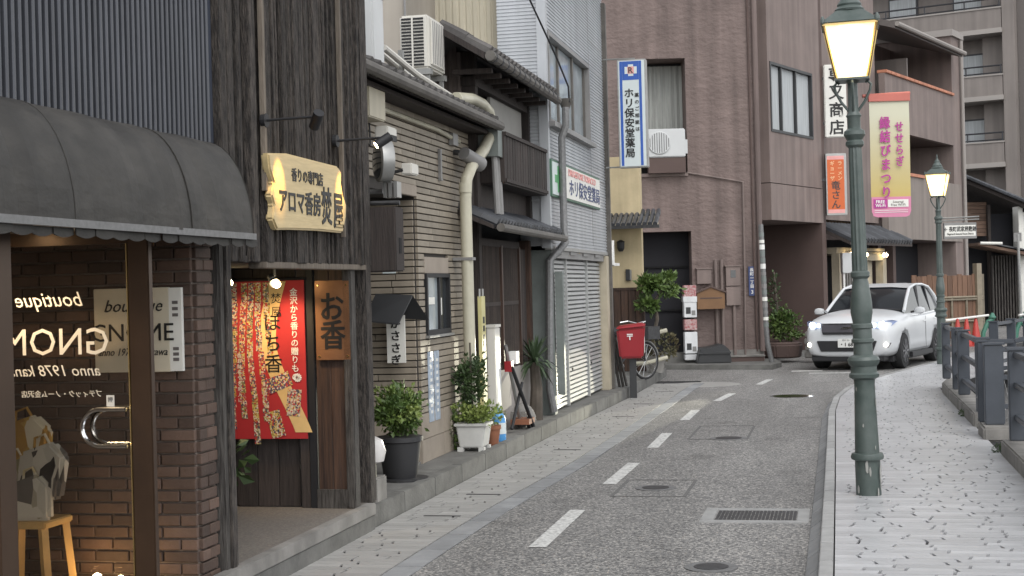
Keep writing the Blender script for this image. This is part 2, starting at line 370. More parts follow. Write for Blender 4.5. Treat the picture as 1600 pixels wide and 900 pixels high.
def text(body, size, m, parent, loc, face='-y', bold=0., shear=0., extr=.002, sx=1., sz=1., mirror=False, line=1., name='lettering', sp=1., yaw=0, raw=False):
    cu = bpy.data.curves.new('t', 'FONT'); cu.body = body; cu.size = size; cu.align_x = 'CENTER'; cu.align_y = 'CENTER'
    cu.offset = min(bold, .006) * size; cu.shear = shear; cu.extrude = extr; cu.space_line = line; cu.resolution_u = 2; cu.space_character = sp
    o = bpy.data.objects.new('t', cu)
    me = bpy.data.meshes.new_from_object(o); bpy.data.objects.remove(o); bpy.data.curves.remove(cu)
    off = Vector((0, 0, 0)) if raw else root_off(parent); loc = Vector(loc) - off
    xs = [v.co.x for v in me.vertices]; ys = [v.co.y for v in me.vertices]
    cx, cy = ((min(xs) + max(xs)) / 2, (min(ys) + max(ys)) / 2) if xs else (0, 0)
    M = Matrix.Rotation(R(yaw), 3, 'Z')
    for v in me.vertices:
        x, y, z = (v.co.x - cx) * sx, (v.co.y - cy) * sz, v.co.z
        if mirror: x = -x
        v.co = M @ Vector((x, -z, y)) + loc
    if mirror: me.flip_normals()
    if bold > .008:
        e_ = bold * size * .8; n0 = len(me.vertices); vs0 = [v.co.copy() for v in me.vertices]; ps0 = [tuple(p.vertices) for p in me.polygons]; vs1, ps1 = list(vs0), list(ps0)
        for k, (ax, az) in enumerate(((e_, 0), (-e_, 0), (0, e_ * .7), (0, -e_ * .7))):
            b0 = len(vs1); dv = M @ Vector((ax, -.0003 * (k + 1), az)); vs1 += [v + dv for v in vs0]; ps1 += [tuple(b0 + i for i in p) for p in ps0]
        bpy.data.meshes.remove(me); me = bpy.data.meshes.new(name); me.from_pydata(vs1, [], ps1); me.update()
    me.name = name; me.materials.clear(); me.materials.append(MATS[m])
    return link(name, me, parent)
def vtext(body, size, m, parent, loc, step=None, **k):
    return text('\n'.join(body), size, m, parent, loc, line=(step or size) / size, **k)
def leaves(center, rad, n, size, m, name, parent, shape='ell', seed=1, droop=0., long=1., clumps=0):
    rg = random.Random(seed); mb = MB(); cl = []
    for i in range(clumps):
        while 1:
            q = Vector((rg.uniform(-1, 1), rg.uniform(-1, 1), rg.uniform(-1, 1)))
            if .3 < q.length < 1: break
        cl.append(q * .75)
    for i in range(n):
        if cl: q = rg.choice(cl) + Vector((rg.gauss(0, .16), rg.gauss(0, .16), rg.gauss(0, .14)))
        else:
            while 1:
                q = Vector((rg.uniform(-1, 1), rg.uniform(-1, 1), rg.uniform(-1, 1)))
                if .45 < q.length < 1: break
        p = Vector((center[0] + q.x * rad[0], center[1] + q.y * rad[1], center[2] + q.z * rad[2]))
        d = Vector((q.x + rg.gauss(0, .5), q.y + rg.gauss(0, .5), q.z + .25 - droop + rg.gauss(0, .5)))
        if d.length < .01: continue
        d.normalize(); r = d.orthogonal().normalized(); r.rotate(Matrix.Rotation(rg.uniform(0, 6.28), 3, d))
        s_ = size * rg.uniform(.6, 1.3); L = d * s_ * long; W = r * s_ * .32; N = d.cross(r) * s_ * .12
        mb.add([p, p + L * .5 + W + N, p + L, p + L * .5 - W + N, p + L * .5], [(0, 1, 4), (1, 2, 4), (2, 3, 4), (3, 0, 4)])
    o = mb.build(name, m, parent); return o
def light(kind, name, loc, e, col, size=.05, **k):
    ld = bpy.data.lights.new(name, kind); ld.energy = e; ld.color = col; ld.shadow_soft_size = size
    o = bpy.data.objects.new(name, ld); COL.objects.link(o); o.location = loc
    return o
def spot(name, loc, target, e, col, ang, blend=.4, size=.03, parent=None):
    o = light('SPOT', name, loc, e, col, size); o.data.spot_size = R(ang); o.data.spot_blend = blend
    o.rotation_euler = (Vector(loc) - Vector(target)).to_track_quat('Z', 'Y').to_euler()
    return o
def structure(o): o['kind'] = 'structure'; return o
def lerp_poly(P, y):
    for (xa, ya), (xb, yb) in zip(P, P[1:]):
        if ya <= y <= yb: return xa + (xb - xa) * (y - ya) / (yb - ya)
    return P[0][0] if y < P[0][1] else P[-1][0]

# ================================================================== THE SETTING
g = structure(MB().box(-400, 400, -100, 900, -.35, -.30).build('ground', 'ground'))
# polylines (x, y): kerbs found along the street
KR = [(-.07, 3), (-.07, 12.6), (-.08, 19.4), (-.02, 21.6), (.17, 23.6), (.48, 25.2), (.95, 27), (1.5, 29), (2.1, 31), (2.95, 34), (4.2, 38), (6.2, 44), (9, 52)]
SR = [(1.62, 3), (1.62, 23.2), (2.0, 25), (2.7, 27.4), (3.7, 31), (4.9, 35), (6.5, 40), (8, 44), (11, 52)]
GL = [(-2.88, 3), (-2.87, 9.5), (-2.84, 11.5), (-2.70, 14.8), (-2.64, 19.6), (-2.60, 25.2), (-2.55, 27.2)]
road = MB()
ys = [3, 8, 12, 16, 20, 22, 24, 25, 26, 27.2]
for a, b in zip(ys, ys[1:]):
    road.quad((lerp_poly(GL, a) + .06, a, 0), (lerp_poly(KR, a) - .1, a, 0), (lerp_poly(KR, b) - .1, b, 0), (lerp_poly(GL, b) + .06, b, 0))
ys = [27.2, 29, 31, 34, 38, 44, 52, 70]
for a, b in zip(ys, ys[1:]):
    road.quad((-9, a, 0), (lerp_poly(KR, a) - .1, a, 0), (lerp_poly(KR, b) - .1, b, 0), (-9, b, 0))
road.quad((-9, 70, 0), (25, 70, 0), (25, 95, 0), (-9, 95, 0)).quad((lerp_poly(KR, 52) - .1, 52, 0), (25, 52, 0), (25, 70, 0), (lerp_poly(KR, 70) - .1, 70, 0))
road = structure(road.build('road', 'asphalt'))
# lane dashes, thin paint
for (x0, y0, x1, y1) in [(-2.10, 6.7, -2.10, 8.4), (-2.08, 9.97, -2.09, 11.66), (-2.07, 13.18, -2.06, 14.76), (-2.04, 16.13, -2.06, 17.72), (-2.02, 19.37, -2.02, 20.93), (-1.85, 22.48, -1.72, 24.0), (-1.40, 26.0, -1.27, 27.35)]:
    w = .063
    MB().add([(x0 - w, y0, .004), (x0 + w, y0, .004), (x1 + w, y1, .004), (x1 - w, y1, .004)], [(0, 1, 2, 3)]).build('lane_dash', 'road_paint', road)
MB().box(-.95, -.35, 29.6, 29.9, .003, .004).build('stop_paint', 'road_paint', road)
MB().box(-.6, .2, 28.9, 29.1, .003, .004).build('stop_paint', 'road_paint', road)
# repaired trench outlines and manholes
def outline(x0, x1, y0, y1, w=.03):
    m = MB()
    m.box(x0, x1, y0, y0 + w, .002, .0035).box(x0, x1, y1 - w, y1, .002, .0035).box(x0, x0 + w, y0 + w, y1 - w, .002, .0035).box(x1 - w, x1, y0 + w, y1 - w, .002, .0035)
    return m.build('repair_seam', 'road_patch', road)
outline(-1.95, -1.3, 12.42, 13.5); outline(-1.75, -1.05, 17.0, 18.6)
def manhole(x, y, r, label):
    t = thing('manhole_cover', label, 'manhole cover', (x, y, 0))
    MB().lathe([(r + .05, .001), (r + .05, .006), (r, .006)], n=28).build('ring', 'iron_light', t, raw=True)
    MB().lathe([(r - .01, .004), (r - .01, .009), (r - .05, .010)], n=28).build('lid', 'iron', t, raw=True)
manhole(-.83, 9.35, .12, 'small round iron lid in the asphalt in front of the drain grate')
manhole(-1.62, 12.95, .13, 'round iron lid inside the square patched asphalt')
manhole(-1.28, 17.1, .16, 'round iron lid beside the rectangular patch seams up the road')
t = thing('manhole_cover', 'shiny round lid in the road catching the headlight glare', 'manhole cover', (-.75, 23.3, 0))
MB().lathe([(.34, .001), (.34, .006), (.3, .008)], n=28).build('lid', 'chrome', t, raw=True)
# drain grate with concrete frame
t = thing('drain_grate', 'rectangular iron drain grate in a concrete frame beside the kerb', 'drain grate', (-.66, 11.45, 0))
m = MB(); m.box(-.41, .40, -.36, -.26, -.05, .008).box(-.41, .40, .24, .33, -.05, .008).box(-.41, -.31, -.26, .24, -.05, .008).box(.31, .40, -.26, .24, -.05, .008)
m.build('concrete_frame', 'granite', t, raw=True, bevel=.004)
MB().box(-.31, .31, -.26, .24, -.10, -.03).build('sump', 'black_matte', t, raw=True)
for i in range(21): MB().box(-.30 + i * .029, -.30 + i * .029 + .022, -.25, .23, -.03, .004).build('grate_bar', 'iron', t, raw=True)

# right footpath: slab, pavers, kerb
fp = MB()
ys = [3, 8, 12, 16, 20, 22, 23.2, 24, 25, 26, 27, 28, 29, 30, 31, 33, 35, 38, 42, 46, 52]
for a, b in zip(ys, ys[1:]):
    for z0, z1 in ((-.1, .10),):
        A0, A1, B0, B1 = lerp_poly(KR, a), lerp_poly(SR, a), lerp_poly(KR, b), lerp_poly(SR, b)
        fp.quad((A0, a, z1), (A1, a, z1), (B1, b, z1), (B0, b, z1))
        fp.quad((A1, a, z0), (B1, b, z0), (B1, b, z1), (A1, a, z1))
fpath = structure(fp.build('footpath', 'joint'))
def pavers(parent, left, right, y0, y1, row, z, m, near, ln=(.22, .46), seed=3, gy=.0042):
    rg = random.Random(seed); st = MB(); y = y0; cnt = 0
    while y < y1:
        xl, xr = max(lerp_poly(left, y), lerp_poly(left, y + row)) + .008, min(lerp_poly(right, y), lerp_poly(right, y + row)) - .008
        edges = [(xl, 0)]; x = xl + rg.uniform(.08, .4)
        while x < xr - .1: edges.append((x, rg.choice((-.010, .010, .006)))); x += rg.uniform(*ln)
        edges.append((xr, 0))
        for (a, sa), (b, sb) in zip(edges, edges[1:]):
            ga, gb = (.010 if sa else 0), (.010 if sb else 0); z1 = z + .002 + rg.uniform(-.0006, .0006); z0 = z - .018
            ya, yb = y + gy, y + row - gy
            P4 = [(a + ga - sa, ya), (b - gb - sb, ya), (b - gb + sb, yb), (a + ga + sa, yb)]
            vs = [(q[0], q[1], z0) for q in P4] + [(q[0], q[1], z1) for q in P4]
            fs = [(4, 5, 6, 7), (0, 1, 5, 4), (1, 2, 6, 5), (2, 3, 7, 6), (3, 0, 4, 7)]
            if cnt < 290 and y > near: MB().add(vs, fs).build('paver', m, parent); cnt += 1
            else: st.add(vs, fs)
        y += row
    o = st.build('paver_field', m, parent); o['kind'] = 'stuff'
pavers(fpath, KR, [(1.46, 3), (1.46, 23.2)] + SR[2:], 6.5, 36, .096, .12, 'paver', 8.6)
KRo = [(x - .10, y) for x, y in KR]
def stones(parent, P, w, z0, z1, name, m, length=.6, y0=3., y1=35., zs=0.):
    y = y0; i = 0
    while y < y1:
        a, b = y + .004, min(y + length, y1) - .004
        xa, xb = lerp_poly(P, a), lerp_poly(P, b)
        MB().add([(xa, a, z0), (xa + w, a, z0), (xa + w, a, z1), (xa, a, z1 - zs), (xb, b, z0), (xb + w, b, z0), (xb + w, b, z1), (xb, b, z1 - zs)],
                 [(0, 1, 2, 3), (7, 6, 5, 4), (0, 4, 5, 1), (1, 5, 6, 2), (2, 6, 7, 3), (3, 7, 4, 0)]).build(name, m, parent, bevel=.006)
        y += length
stones(fpath, [(x - .085, y) for x, y in KR], .083, -.1, .125, 'kerb_stone', 'granite', zs=.004)
stones(fpath, [(x - .172, y) for x, y in KR], .085, -.1, .075, 'kerb_toe', 'gutter_stone', zs=.06)
# left flush footpath
GLi = [(x, y) for x, y in GL]
KL = [(-3.50, 3), (-3.49, 11), (-3.46, 14), (-3.42, 18.2), (-3.30, 23.3), (-3.30, 27.2)]
lp = MB()
for a, b in zip([3, 9, 12, 15, 18, 21, 24, 27.2], [9, 12, 15, 18, 21, 24, 27.2]):
    lp.quad((lerp_poly(KL, a) - .05, a, -.006), (lerp_poly(GL, a), a, -.006), (lerp_poly(GL, b), b, -.006), (lerp_poly(KL, b) - .05, b, -.006))
lpath = structure(lp.build('street_edge_path', 'joint'))
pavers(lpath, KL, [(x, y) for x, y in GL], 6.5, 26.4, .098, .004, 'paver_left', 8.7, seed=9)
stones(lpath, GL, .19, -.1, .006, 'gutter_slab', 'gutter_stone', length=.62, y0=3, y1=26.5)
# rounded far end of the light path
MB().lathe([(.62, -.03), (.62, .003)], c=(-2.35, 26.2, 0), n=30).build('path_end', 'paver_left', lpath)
for y in (11.25, 12.45, 15.9, 19.9, 22.0, 24.5):
    xg = lerp_poly(GL, y); MB().box(xg - .42, xg - .12, y, y + .04, .004, .009).build('metal_strip', 'iron', lpath)
# ground under the left houses, with kerb stones
bp = MB().prism([(-14, 2), (-3.58, 2), (-3.58, 14), (-3.52, 18.2), (-3.40, 23.3), (-3.40, 28.6), (-4.4, 29.2), (-14, 29.2)], 'z', -.2, .15)
yard = structure(bp.build('pavement', 'concrete_dark'))
stones(yard, [(x - .11, y) for x, y in KL[:5]] + [(-3.41, 28.6)], .10, -.1, .165, 'kerb_stone', 'concrete_dark', length=.9, y0=10.62, y1=28.6, zs=-.0)
st = structure(MB().prism([(-9.5, 31), (-3.9, 30.9), (-1.35, 30.35), (-1.2, 31.3), (-1.5, 33.5), (3, 47), (-9.5, 47)], 'z', -.2, .10).build('corner_pavement', 'concrete_dark'))

# ================================================================== BOUTIQUE
X1 = -3.55
b = lthing('boutique_building', 'boutique with navy ribbed metal upper wall and brick entrance recess', 'building', X1, 3.0)
u = 4.5
while u < 7.94:
    piece('rib', 'rib_metal_lit', b, (u, -.012, 3.575), (.024, .034, 2.05), .006); u += .0572
MB().box(7.955, 8.0, -.02, .06, 2.5, 4.6).build('corner_trim', 'navy_metal', b)
MB().box(3.0, 8.0, .04, 2.5, 2.5, 4.6).build('upper_wall', 'navy_metal', b)
MB().box(3.0, 7.96, .06, 2.4, 2.17, 2.24).build('ceiling', 'shop_ceiling', b)
MB().box(3.0, 7.96, .0, .10, 2.24, 2.54).build('head_beam', 'dark_wood', b)
MB().box(3.0, 7.75, .02, 2.4, .15, .19).build('threshold', 'aggregate', b)
MB().box(3.0, 8.0, 1.9, 2.0, .15, 2.2).build('back_wall', 'shop_wall', b)
MB().box(5.70, 5.83, -.01, .12, .15, 2.24).build('door_post', 'bronze_frame', b)
bw = MB().box(7.712, 8.0, .012, 2.0, .15, 2.2).build('brick_wall', 'mortar', b)
rg = random.Random(4); z = .165; row = 0
while z < 2.16:
    # face towards the recess (local d direction = into the house)
    d = .0 if row % 2 == 0 else -.0
    d = 0. ; first = .105 if row % 2 else .215
    while d < 1.45:
        w = first if d == 0 else .21
        piece('brick', 'brick', bw, (7.705 + rg.uniform(-.003, .003), d + w / 2, z + .029), (.03, w - .010, .058), .004); d += w
    # return facing the street
    e = 7.722; first = .215 if row % 2 else .105
    while e < 7.955:
        w = min(first, 7.965 - e)
        if w > .05: piece('brick', 'brick', bw, (e + w / 2 - .002, .0 + rg.uniform(-.003, .003), z + .029), (round(w - .010, 3), .03, .058), .004)
        e += first; first = .215
    z += .0686; row += 1
# glass door standing open across the recess
d = MB(); YD = 7.2
dr = MB().box(YD - .025, YD + .025, .005, .125, .2, 2.17).build('door', 'bronze_frame', b, bevel=.006)
dr['label'] = 'glass door of the boutique swung open'
MB().box(YD - .02, YD + .02, .125, .93, 2.09, 2.165).build('door_rail', 'bronze_frame', dr)
MB().box(YD - .02, YD + .02, .125, .93, .2, .30).build('door_rail', 'bronze_frame', dr)
MB().box(YD - .022, YD + .022, .93, 1.0, .2, 2.165).build('door_stile', 'bronze_frame', dr)
MB().box(YD - .028, YD + .02, .127, .133, .3, 2.09).build('gasket', 'brass', dr)
MB().box(YD - .004, YD + .004, .133, .93, .3, 2.09).build('glass_pane', 'glass_clear', dr)
for s in (-1, 1):
    pts = []
    for i in range(13):
        a = R(100 + 160 * i / 12); pts.append((YD + s * .055, .30 + -.0 - .115 * math.cos(a) * 1.0 - .02, 1.115 + .10 * math.sin(a)))
    pts = [(YD + s * .055, .14, pts[0][2])] + pts + [(YD + s * .055, .14, pts[-1][2])]
    MB().tube(pts, .014, 10).tube([(YD, .15, pts[0][2]), (YD + s * .055, .15, pts[0][2])], .012, 8).tube([(YD, .15, pts[-1][2]), (YD + s * .055, .15, pts[-1][2])], .012, 8).build('door_handle', 'chrome', dr, smooth=True)
# writing seen from behind: facing the camera the letters are mirrored
def gtext(body, size, y, d, z, **k):
    return text(body, size, 'glass_text', dr, (YD - .006, d, z), mirror=True, yaw=-90, extr=.001, **k)
gtext('boutique', .112, YD, .60, 1.79, shear=.35)
gtext('GNOME', .205, YD, .62, 1.575, sx=1.0)
gtext('anno 1978 kanazawa', .085, YD, .66, 1.42, shear=.3)
gtext('ブティック・ノーム金沢店', .04, YD, .54, 1.295)
MB().box(YD - .008, YD - .005, .23, .275, 1.225, 1.285).build('push_plate', 'plate_white', dr)
text('押', .03, 'ink', dr, (YD - .010, .252, 1.262), yaw=-90, extr=.0005)
# white sign on the bricks
s = thing('shop_sign', 'cream boutique name board on the brick wall behind the glass door', 'sign', (-3.6, 7.685, 1.38))
MB().box(-.535, -.076, -.03, 0, 0, .475).build('board', 'cream_sign', s, raw=True, bevel=.003)
MB().box(-.0755, .0, -.028, .0, .003, .472).build('side_strip', 'white_sign', s, raw=True)
text('boutique', .10, 'ink', s, (-.29, -.032, .365), shear=.35, raw=True)
text('GNOME', .142, 'ink', s, (-.30, -.032, .225), bold=.0, raw=True)
text('anno 1978 kanazawa', .06, 'ink', s, (-.30, -.032, .115), shear=.3, raw=True, sx=.85)
for zz in (.38, .345, .31, .12, .09, .06): MB().box(-.055, -.02, -.030, -.0285, zz, zz + .018).build('small_print', 'taupe_dark', s, raw=True)
# ceiling downlight
t = thing('ceiling_downlight', 'small lit downlight in the boutique entrance ceiling', 'light', (-4.28, 6.9, 2.17))
MB().lathe([(.085, -.012), (.085, .0)], n=24).build('trim_ring', 'brass', t, raw=True)
MB().lathe([(.062, -.020), (.066, -.013)], n=24).build('lamp_face', 'down_glow', t, raw=True)
o = spot('downlight_beam', (-4.28, 6.9, 2.13), (-4.25, 7.0, 0), 20, (1, .72, .42), 130, .6, .05)
# display stool with bags
s = thing('display_stool', 'light wooden stool with bags on it behind the glass door', 'stool', (-4.42, 7.42, .19))
MB().box(-.17, .17, -.15, .15, .36, .40).build('seat', 'stool_wood', s, raw=True, bevel=.008)
for sx in (-1, 1):
    for sy in (-1, 1): MB().bar((sx * .14, sy * .12, .36), (sx * .17, sy * .14, 0), .04, .04).build('leg', 'stool_wood', s, raw=True)
def bag(name, label, loc, rot, w, h, dp, m, tilt, extra=None):
    s = thing(name, label, 'bag', loc, rot, 'bags on the boutique stool')
    p = [(-w / 2, 0), (w / 2, .0), (w / 2 + tilt, h * .75), (w / 2 + tilt - w * .3, h), (-w / 2 + tilt, h * .8)]
    MB().prism(p, 'y', -dp / 2, dp / 2).build('body', m, s, raw=True, bevel=.02)
    MB().tube([(tilt - w * .25, 0, h * .8), (tilt - w * .22, 0, h * 1.05), (tilt, 0, h * 1.12), (tilt + w * .2, 0, h * .82)], .008, 6).build('handle', 'bag_gold', s, raw=True, smooth=True)
    return s
s = bag('handbag', 'gold and white leather bag leaning at the top of the pile', (-4.50, 7.50, .84), 0, .30, .32, .08, 'bag_gold', .02)
s = bag('handbag', 'grey patterned bag with a black cat figure', (-4.36, 7.40, .70), -8, .30, .32, .08, 'bag_grey', .05)
m = MB().prism([(.04, .12), (.09, .10), (.10, .05), (.115, .05), (.12, .12), (.15, .19), (.14, .24), (.12, .215), (.09, .20), (.05, .17)], 'y', -.046, -.041); m.build('cat_figure', 'ink', s, raw=True)
s = bag('handbag', 'small dark printed bag standing on the stool seat', (-4.36, 7.34, .59), 4, .22, .26, .07, 'bag_grey', .0)
s = bag('handbag', 'olive green bag wedged in the middle of the pile', (-4.52, 7.46, .59), 10, .28, .34, .10, 'bag_green', .0)
for i, (x, y) in enumerate([(-4.10, 7.55), (-3.93, 7.50)]):
    t = thing('floor_uplight', ['small lit floor lamp beside the boutique stool', 'small lit floor lamp close to the open door edge'][i], 'light', (x, y, .19), 0, 'floor lamps in the boutique')
    MB().lathe([(.03, 0), (.03, .05), (.022, .055)], n=14).build('housing', 'black_paint', t, raw=True)
    MB().lathe([(.005, .052), (.024, .060), (.005, .072)], n=14).build('bulb', 'warm_bulb', t, raw=True)
    light('POINT', 'uplight_glow', (x, y - .04, .29), .8, (1, .62, .28), .03)
# awning
a = lthing('awning', 'weathered dark brown barrel awning over the boutique', 'awning', X1, 3.0)
m = MB(); n = 12; PJ = .29; prof = [(-PJ * math.sin(R(90 * i / n)) * 1.0, 2.14 + .55 * math.cos(R(90 * i / n))) for i in range(n + 1)]
prof[0] = (-.005, 2.69)
U = [3.0 + (7.92 - 3.0) * i / 40 for i in range(41)]
for i in range(40):
    for j in range(n):
        fw_ = lambda q: .010 * math.sin(q * 1.3 + 1) + .006 * math.sin(q * 2.9); w0, w1 = fw_(i), fw_(i + 1)
        m.quad((U[i], prof[j][0] + w0, prof[j][1]), (U[i + 1], prof[j][0] + w1, prof[j][1]), (U[i + 1], prof[j + 1][0] + w1, prof[j + 1][1]), (U[i], prof[j + 1][0] + w0, prof[j + 1][1]))
for j in range(n): m.add([(7.92, prof[j][0], prof[j][1]), (7.92, prof[j + 1][0], prof[j + 1][1]), (7.92, -.003, 2.14)], [(0, 1, 2)])
m.build('canopy', 'awning', a, smooth=True, autos=60)
for uu in (5.9, 7.1): MB().tube([(uu, p[0] + .001, p[1]) for p in prof], .004, 5).build('seam', 'awning', a, smooth=True)
MB().box(3.0, 7.925, -PJ - .012, -PJ + .012, 2.115, 2.15).box(7.905, 7.925, -PJ, -.0, 2.115, 2.15).build('front_rail', 'iron_light', a)
m = MB(); uu = 3.0
while uu < 7.9:
    p = [(uu, 2.115)] + [(uu + .17 * k / 8, 2.085 - .014 * math.sin(math.pi * k / 8)) for k in range(9)] + [(uu + .17, 2.115)]
    m.prism(p, 'y', -PJ + .02 + .01 * math.sin(uu * 7), -PJ + .026 + .01 * math.sin(uu * 7)); uu += .172
m.build('scalloped_valance', 'awning', a)

# ================================================================== INCENSE SHOP
b = lthing('incense_shop', 'incense shop clad in rough weathered vertical boards with a deep porch', 'building', X1, 8.0)
rg = random.Random(12); u = 8.02
while u < 10.72:
    w = rg.choice([.06, .075, .09, .105, .12]); dd = rg.uniform(-.05, .03); zb = 2.0 if u > 8.2 else 2.0
    piece('board', 'old_wood', b, (u + w / 2, dd, (zb + 4.9) / 2), (round(w - rg.uniform(.008, .034), 3), .06, round(4.9 - zb, 3)), .006)
    if rg.random() < .75: piece('batten', 'old_wood', b, (u + w, -.035 + rg.uniform(-.006, .01), (zb + 4.9) / 2), (rg.choice([.018, .026, .038]), .035, round(4.9 - zb, 3)), .005)
    u += w
MB().box(10.66, 10.80, -.05, .10, .19, 4.9).build('corner_post', 'old_wood', b, bevel=.01)
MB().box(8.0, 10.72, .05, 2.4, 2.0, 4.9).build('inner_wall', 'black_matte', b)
MB().box(8.66, 10.66, -.06, .06, 1.965, 2.005).build('lintel', 'pale_wood', b, bevel=.004)
MB().box(8.24, 8.66, -.02, .02, 2.0, 2.04).build('lintel_board', 'old_wood', b)
MB().box(7.97, 8.155, -.045, .075, .15, 2.45).build('door_post', 'post_wood', b, bevel=.012)
MB().box(8.03, 8.10, -.062, -.042, .15, 2.4).build('door_post', 'old_wood', b, bevel=.006)
MB().box(8.655, 8.69, -.075, -.045, 2.45, 4.2).build('conduit_board', 'pale_wood', b)
MB().box(10.12, 10.15, -.08, -.05, 2.2, 4.9).build('conduit_board', 'pale_wood', b)
MB().box(8.0, 10.7, -.02, 1.35, .12, .20).build('porch_floor', 'aggregate', b)
MB().box(7.0, 10.62, -.10, -.022, .12, .205).build('step_edge', 'concrete', b, bevel=.006)
MB().box(7.0, 10.62, -.09, -.02, -.1, .118).build('step_riser', 'concrete_dark', b, bevel=.004)
MB().box(8.0, 8.06, .08, 1.3, .2, 2.0).build('side_wall', 'dark_wood', b)
MB().box(8.0, 10.6, 1.24, 1.32, .2, 2.0).build('back_wall', 'dark_wood', b)
# end wall of the porch (faces along the street): dark doors then brown boards
YE = 10.40
for i in range(5): piece('door_board', 'dark_wood', b, (YE + .03, .42 + i * .17 + .085, 1.1), (.03, .165, 1.79), .004)
MB().box(YE - .03, YE + .06, .27, .325, .2, 2.0).build('door_jamb', 'black_paint', b, bevel=.004)
MB().box(YE - .02, YE + .06, .325, .40, .2, 2.0).build('door_jamb', 'dark_wood', b, bevel=.004)
for d0, d1 in ((.04, .15), (.152, .265)): piece('panel_board', 'brown_wood', b, (YE + .01, (d0 + d1) / 2, 1.1), (.03, round(d1 - d0, 3), 1.8), .004)
MB().box(YE - .05, YE + .06, -.035, .035, .2, 2.0).build('edge_post', 'post_wood', b, bevel=.008)
MB().box(YE - .04, YE - .01, .02, .27, .2, .34).build('base_board', 'post_wood', b)
# carved sign board
s = lthing('carved_sign', 'wavy edged pale wooden shop sign with black brush lettering', 'sign', X1, 8.6)
e = [(8.62, 2.68), (8.95, 2.705), (9.4, 2.70), (9.93, 2.695), (10.0, 2.66), (9.985, 2.58), (10.02, 2.50), (10.09, 2.43), (10.075, 2.34), (10.0, 2.225), (9.5, 2.225), (9.0, 2.215), (8.74, 2.205), (8.67, 2.27), (8.70, 2.36), (8.66, 2.42), (8.71, 2.50), (8.64, 2.58)]
MB().prism(e, 'y', -.11, -.055).build('board', 'signboard', s, bevel=.012)
for uu in (8.9, 9.8): MB().box(uu, uu + .06, -.056, -.02, 2.3, 2.6).build('bracket', 'dark_wood', s)
text('香りの専門店', .095, 'ink', s, (9.30, -.112, 2.575), bold=.012, sx=1.05)
text('アロマ香房', .165, 'ink', s, (9.16, -.112, 2.40), bold=.022, sx=.95)
text('焚', .25, 'ink', s, (9.66, -.112, 2.40), bold=.016, sx=.85, sz=1.1)
text('屋', .25, 'ink', s, (9.90, -.112, 2.375), bold=.016, sx=.85, sz=1.1)
for i, (u0, u1, zz, lit) in enumerate([(8.68, 8.98, 2.89, 1), (10.02, 10.32, 2.885, 1)]):
    l_ = lthing('sign_spotlight', ['arm spotlight over the start of the carved wooden sign, lamp hidden', 'lit arm spotlight over the end of the carved wooden sign'][i], 'lamp', X1, u0, 'spotlights over the carved sign')
    MB().lathe([(.045, 0), (.045, .03)], c=(0, 0, 0), n=14).build('base', 'black_paint', l_, raw=True).matrix_local = Matrix.Translation((0, -.05, zz)) @ Matrix.Rotation(R(90), 4, 'X')
    aa = [(u0, -.05, zz), (u0 + .02, -.40, zz + .01)]
    MB().tube(aa, .009, 8).build('arm', 'black_paint', l_, smooth=True)
    h0, h1 = Vector((u0 - .01, -.43, zz + .03)), Vector((u0 + .06, -.37, zz - .05))
    if i: h0, h1 = Vector((u0 + .04, -.46, zz + .02)), Vector((u0 - .01, -.37, zz - .045))
    hd = MB().tube([h0, h1], .034, 14).build('lamp_head', 'black_paint', l_, smooth=True)
    dv = (h1 - h0).normalized()
    MB().tube([h1 - dv * .002, h1 + dv * .004], .025, 14).build('lens', 'spot_bulb', hd)
    wl_ = lambda q: (X1 - q[1], q[0], q[2])
    spot('spot_beam', wl_(h1 + dv * .02), wl_((u0 - .06 if i else u0 + .10, -.11, 2.52)), 26, (1, .58, .12), 34, .9, .02)
# copper sign
s = thing('copper_sign', 'copper plate sign with black brush characters on brown porch boards', 'sign', (-3.66, 10.37, 1.30))
MB().box(-.135, .135, -.02, .0, 0, .59).build('plate', 'copper', s, raw=True, bevel=.004)
for x in (-.11, .11):
    for z in (.03, .555): MB().lathe([(.010, 0), (.008, .006)], n=10).build('screw', 'brass', s, raw=True).matrix_local = Matrix.Translation((x, -.02, z)) @ Matrix.Rotation(R(90), 4, 'X')
text('お', .20, 'ink', s, (0, -.022, .40), bold=.02, raw=True, sz=1.15); text('香', .20, 'ink', s, (0, -.022, .19), bold=.02, raw=True, sz=1.15)
# red banner
s = thing('red_banner', 'large red cloth poster with patterned ribbons hung in the porch', 'banner', (-4.215, 10.36, .72))
MB().box(-.34, .335, -.012, 0, 0, 1.18).build('cloth', 'red_cloth', s, raw=True)
def ribbon(name, m, cx, w, d=-.014):
    q = MB(); n_ = len(cx) - 1
    for (x0, z0), (x1, z1) in zip(cx, cx[1:]): q.quad((x0 - w, d, z0), (x0 + w, d, z0), (x1 + w, d, z1), (x1 - w, d, z1))
    return q.build(name, m, s, raw=True)
ribbon('pale_band', 'gold_cloth', [(.13 - .09 * math.sin(math.pi * k / 18) * (1 if k < 19 else 1) + (.0 if k < 11 else .0085 * (k - 10)), 1.175 - .049 * k) for k in range(0, 24)], .066)
rg = random.Random(5)
for i, (x, ln) in enumerate([(-.31, .9), (-.235, 1.05), (-.155, .95), (-.08, 1.08), (-.01, .98), (.055, .55)]):
    zt = 1.17; k = 0
    while zt > 1.17 - ln:
        h = rg.uniform(.06, .16); xo = x + .02 * math.sin((1.17 - zt) * 4 + i)
        q = MB().quad((xo - .024, -.0145, zt), (xo + .024, -.0145, zt), (xo + .026 + .01 * math.sin(zt * 5), -.0145, zt - h), (xo - .022 + .01 * math.sin(zt * 5), -.0145, zt - h))
        q.build('ribbon', 'kimono_%d' % rg.randrange(6), s, raw=True); zt -= h + .004; k += 1
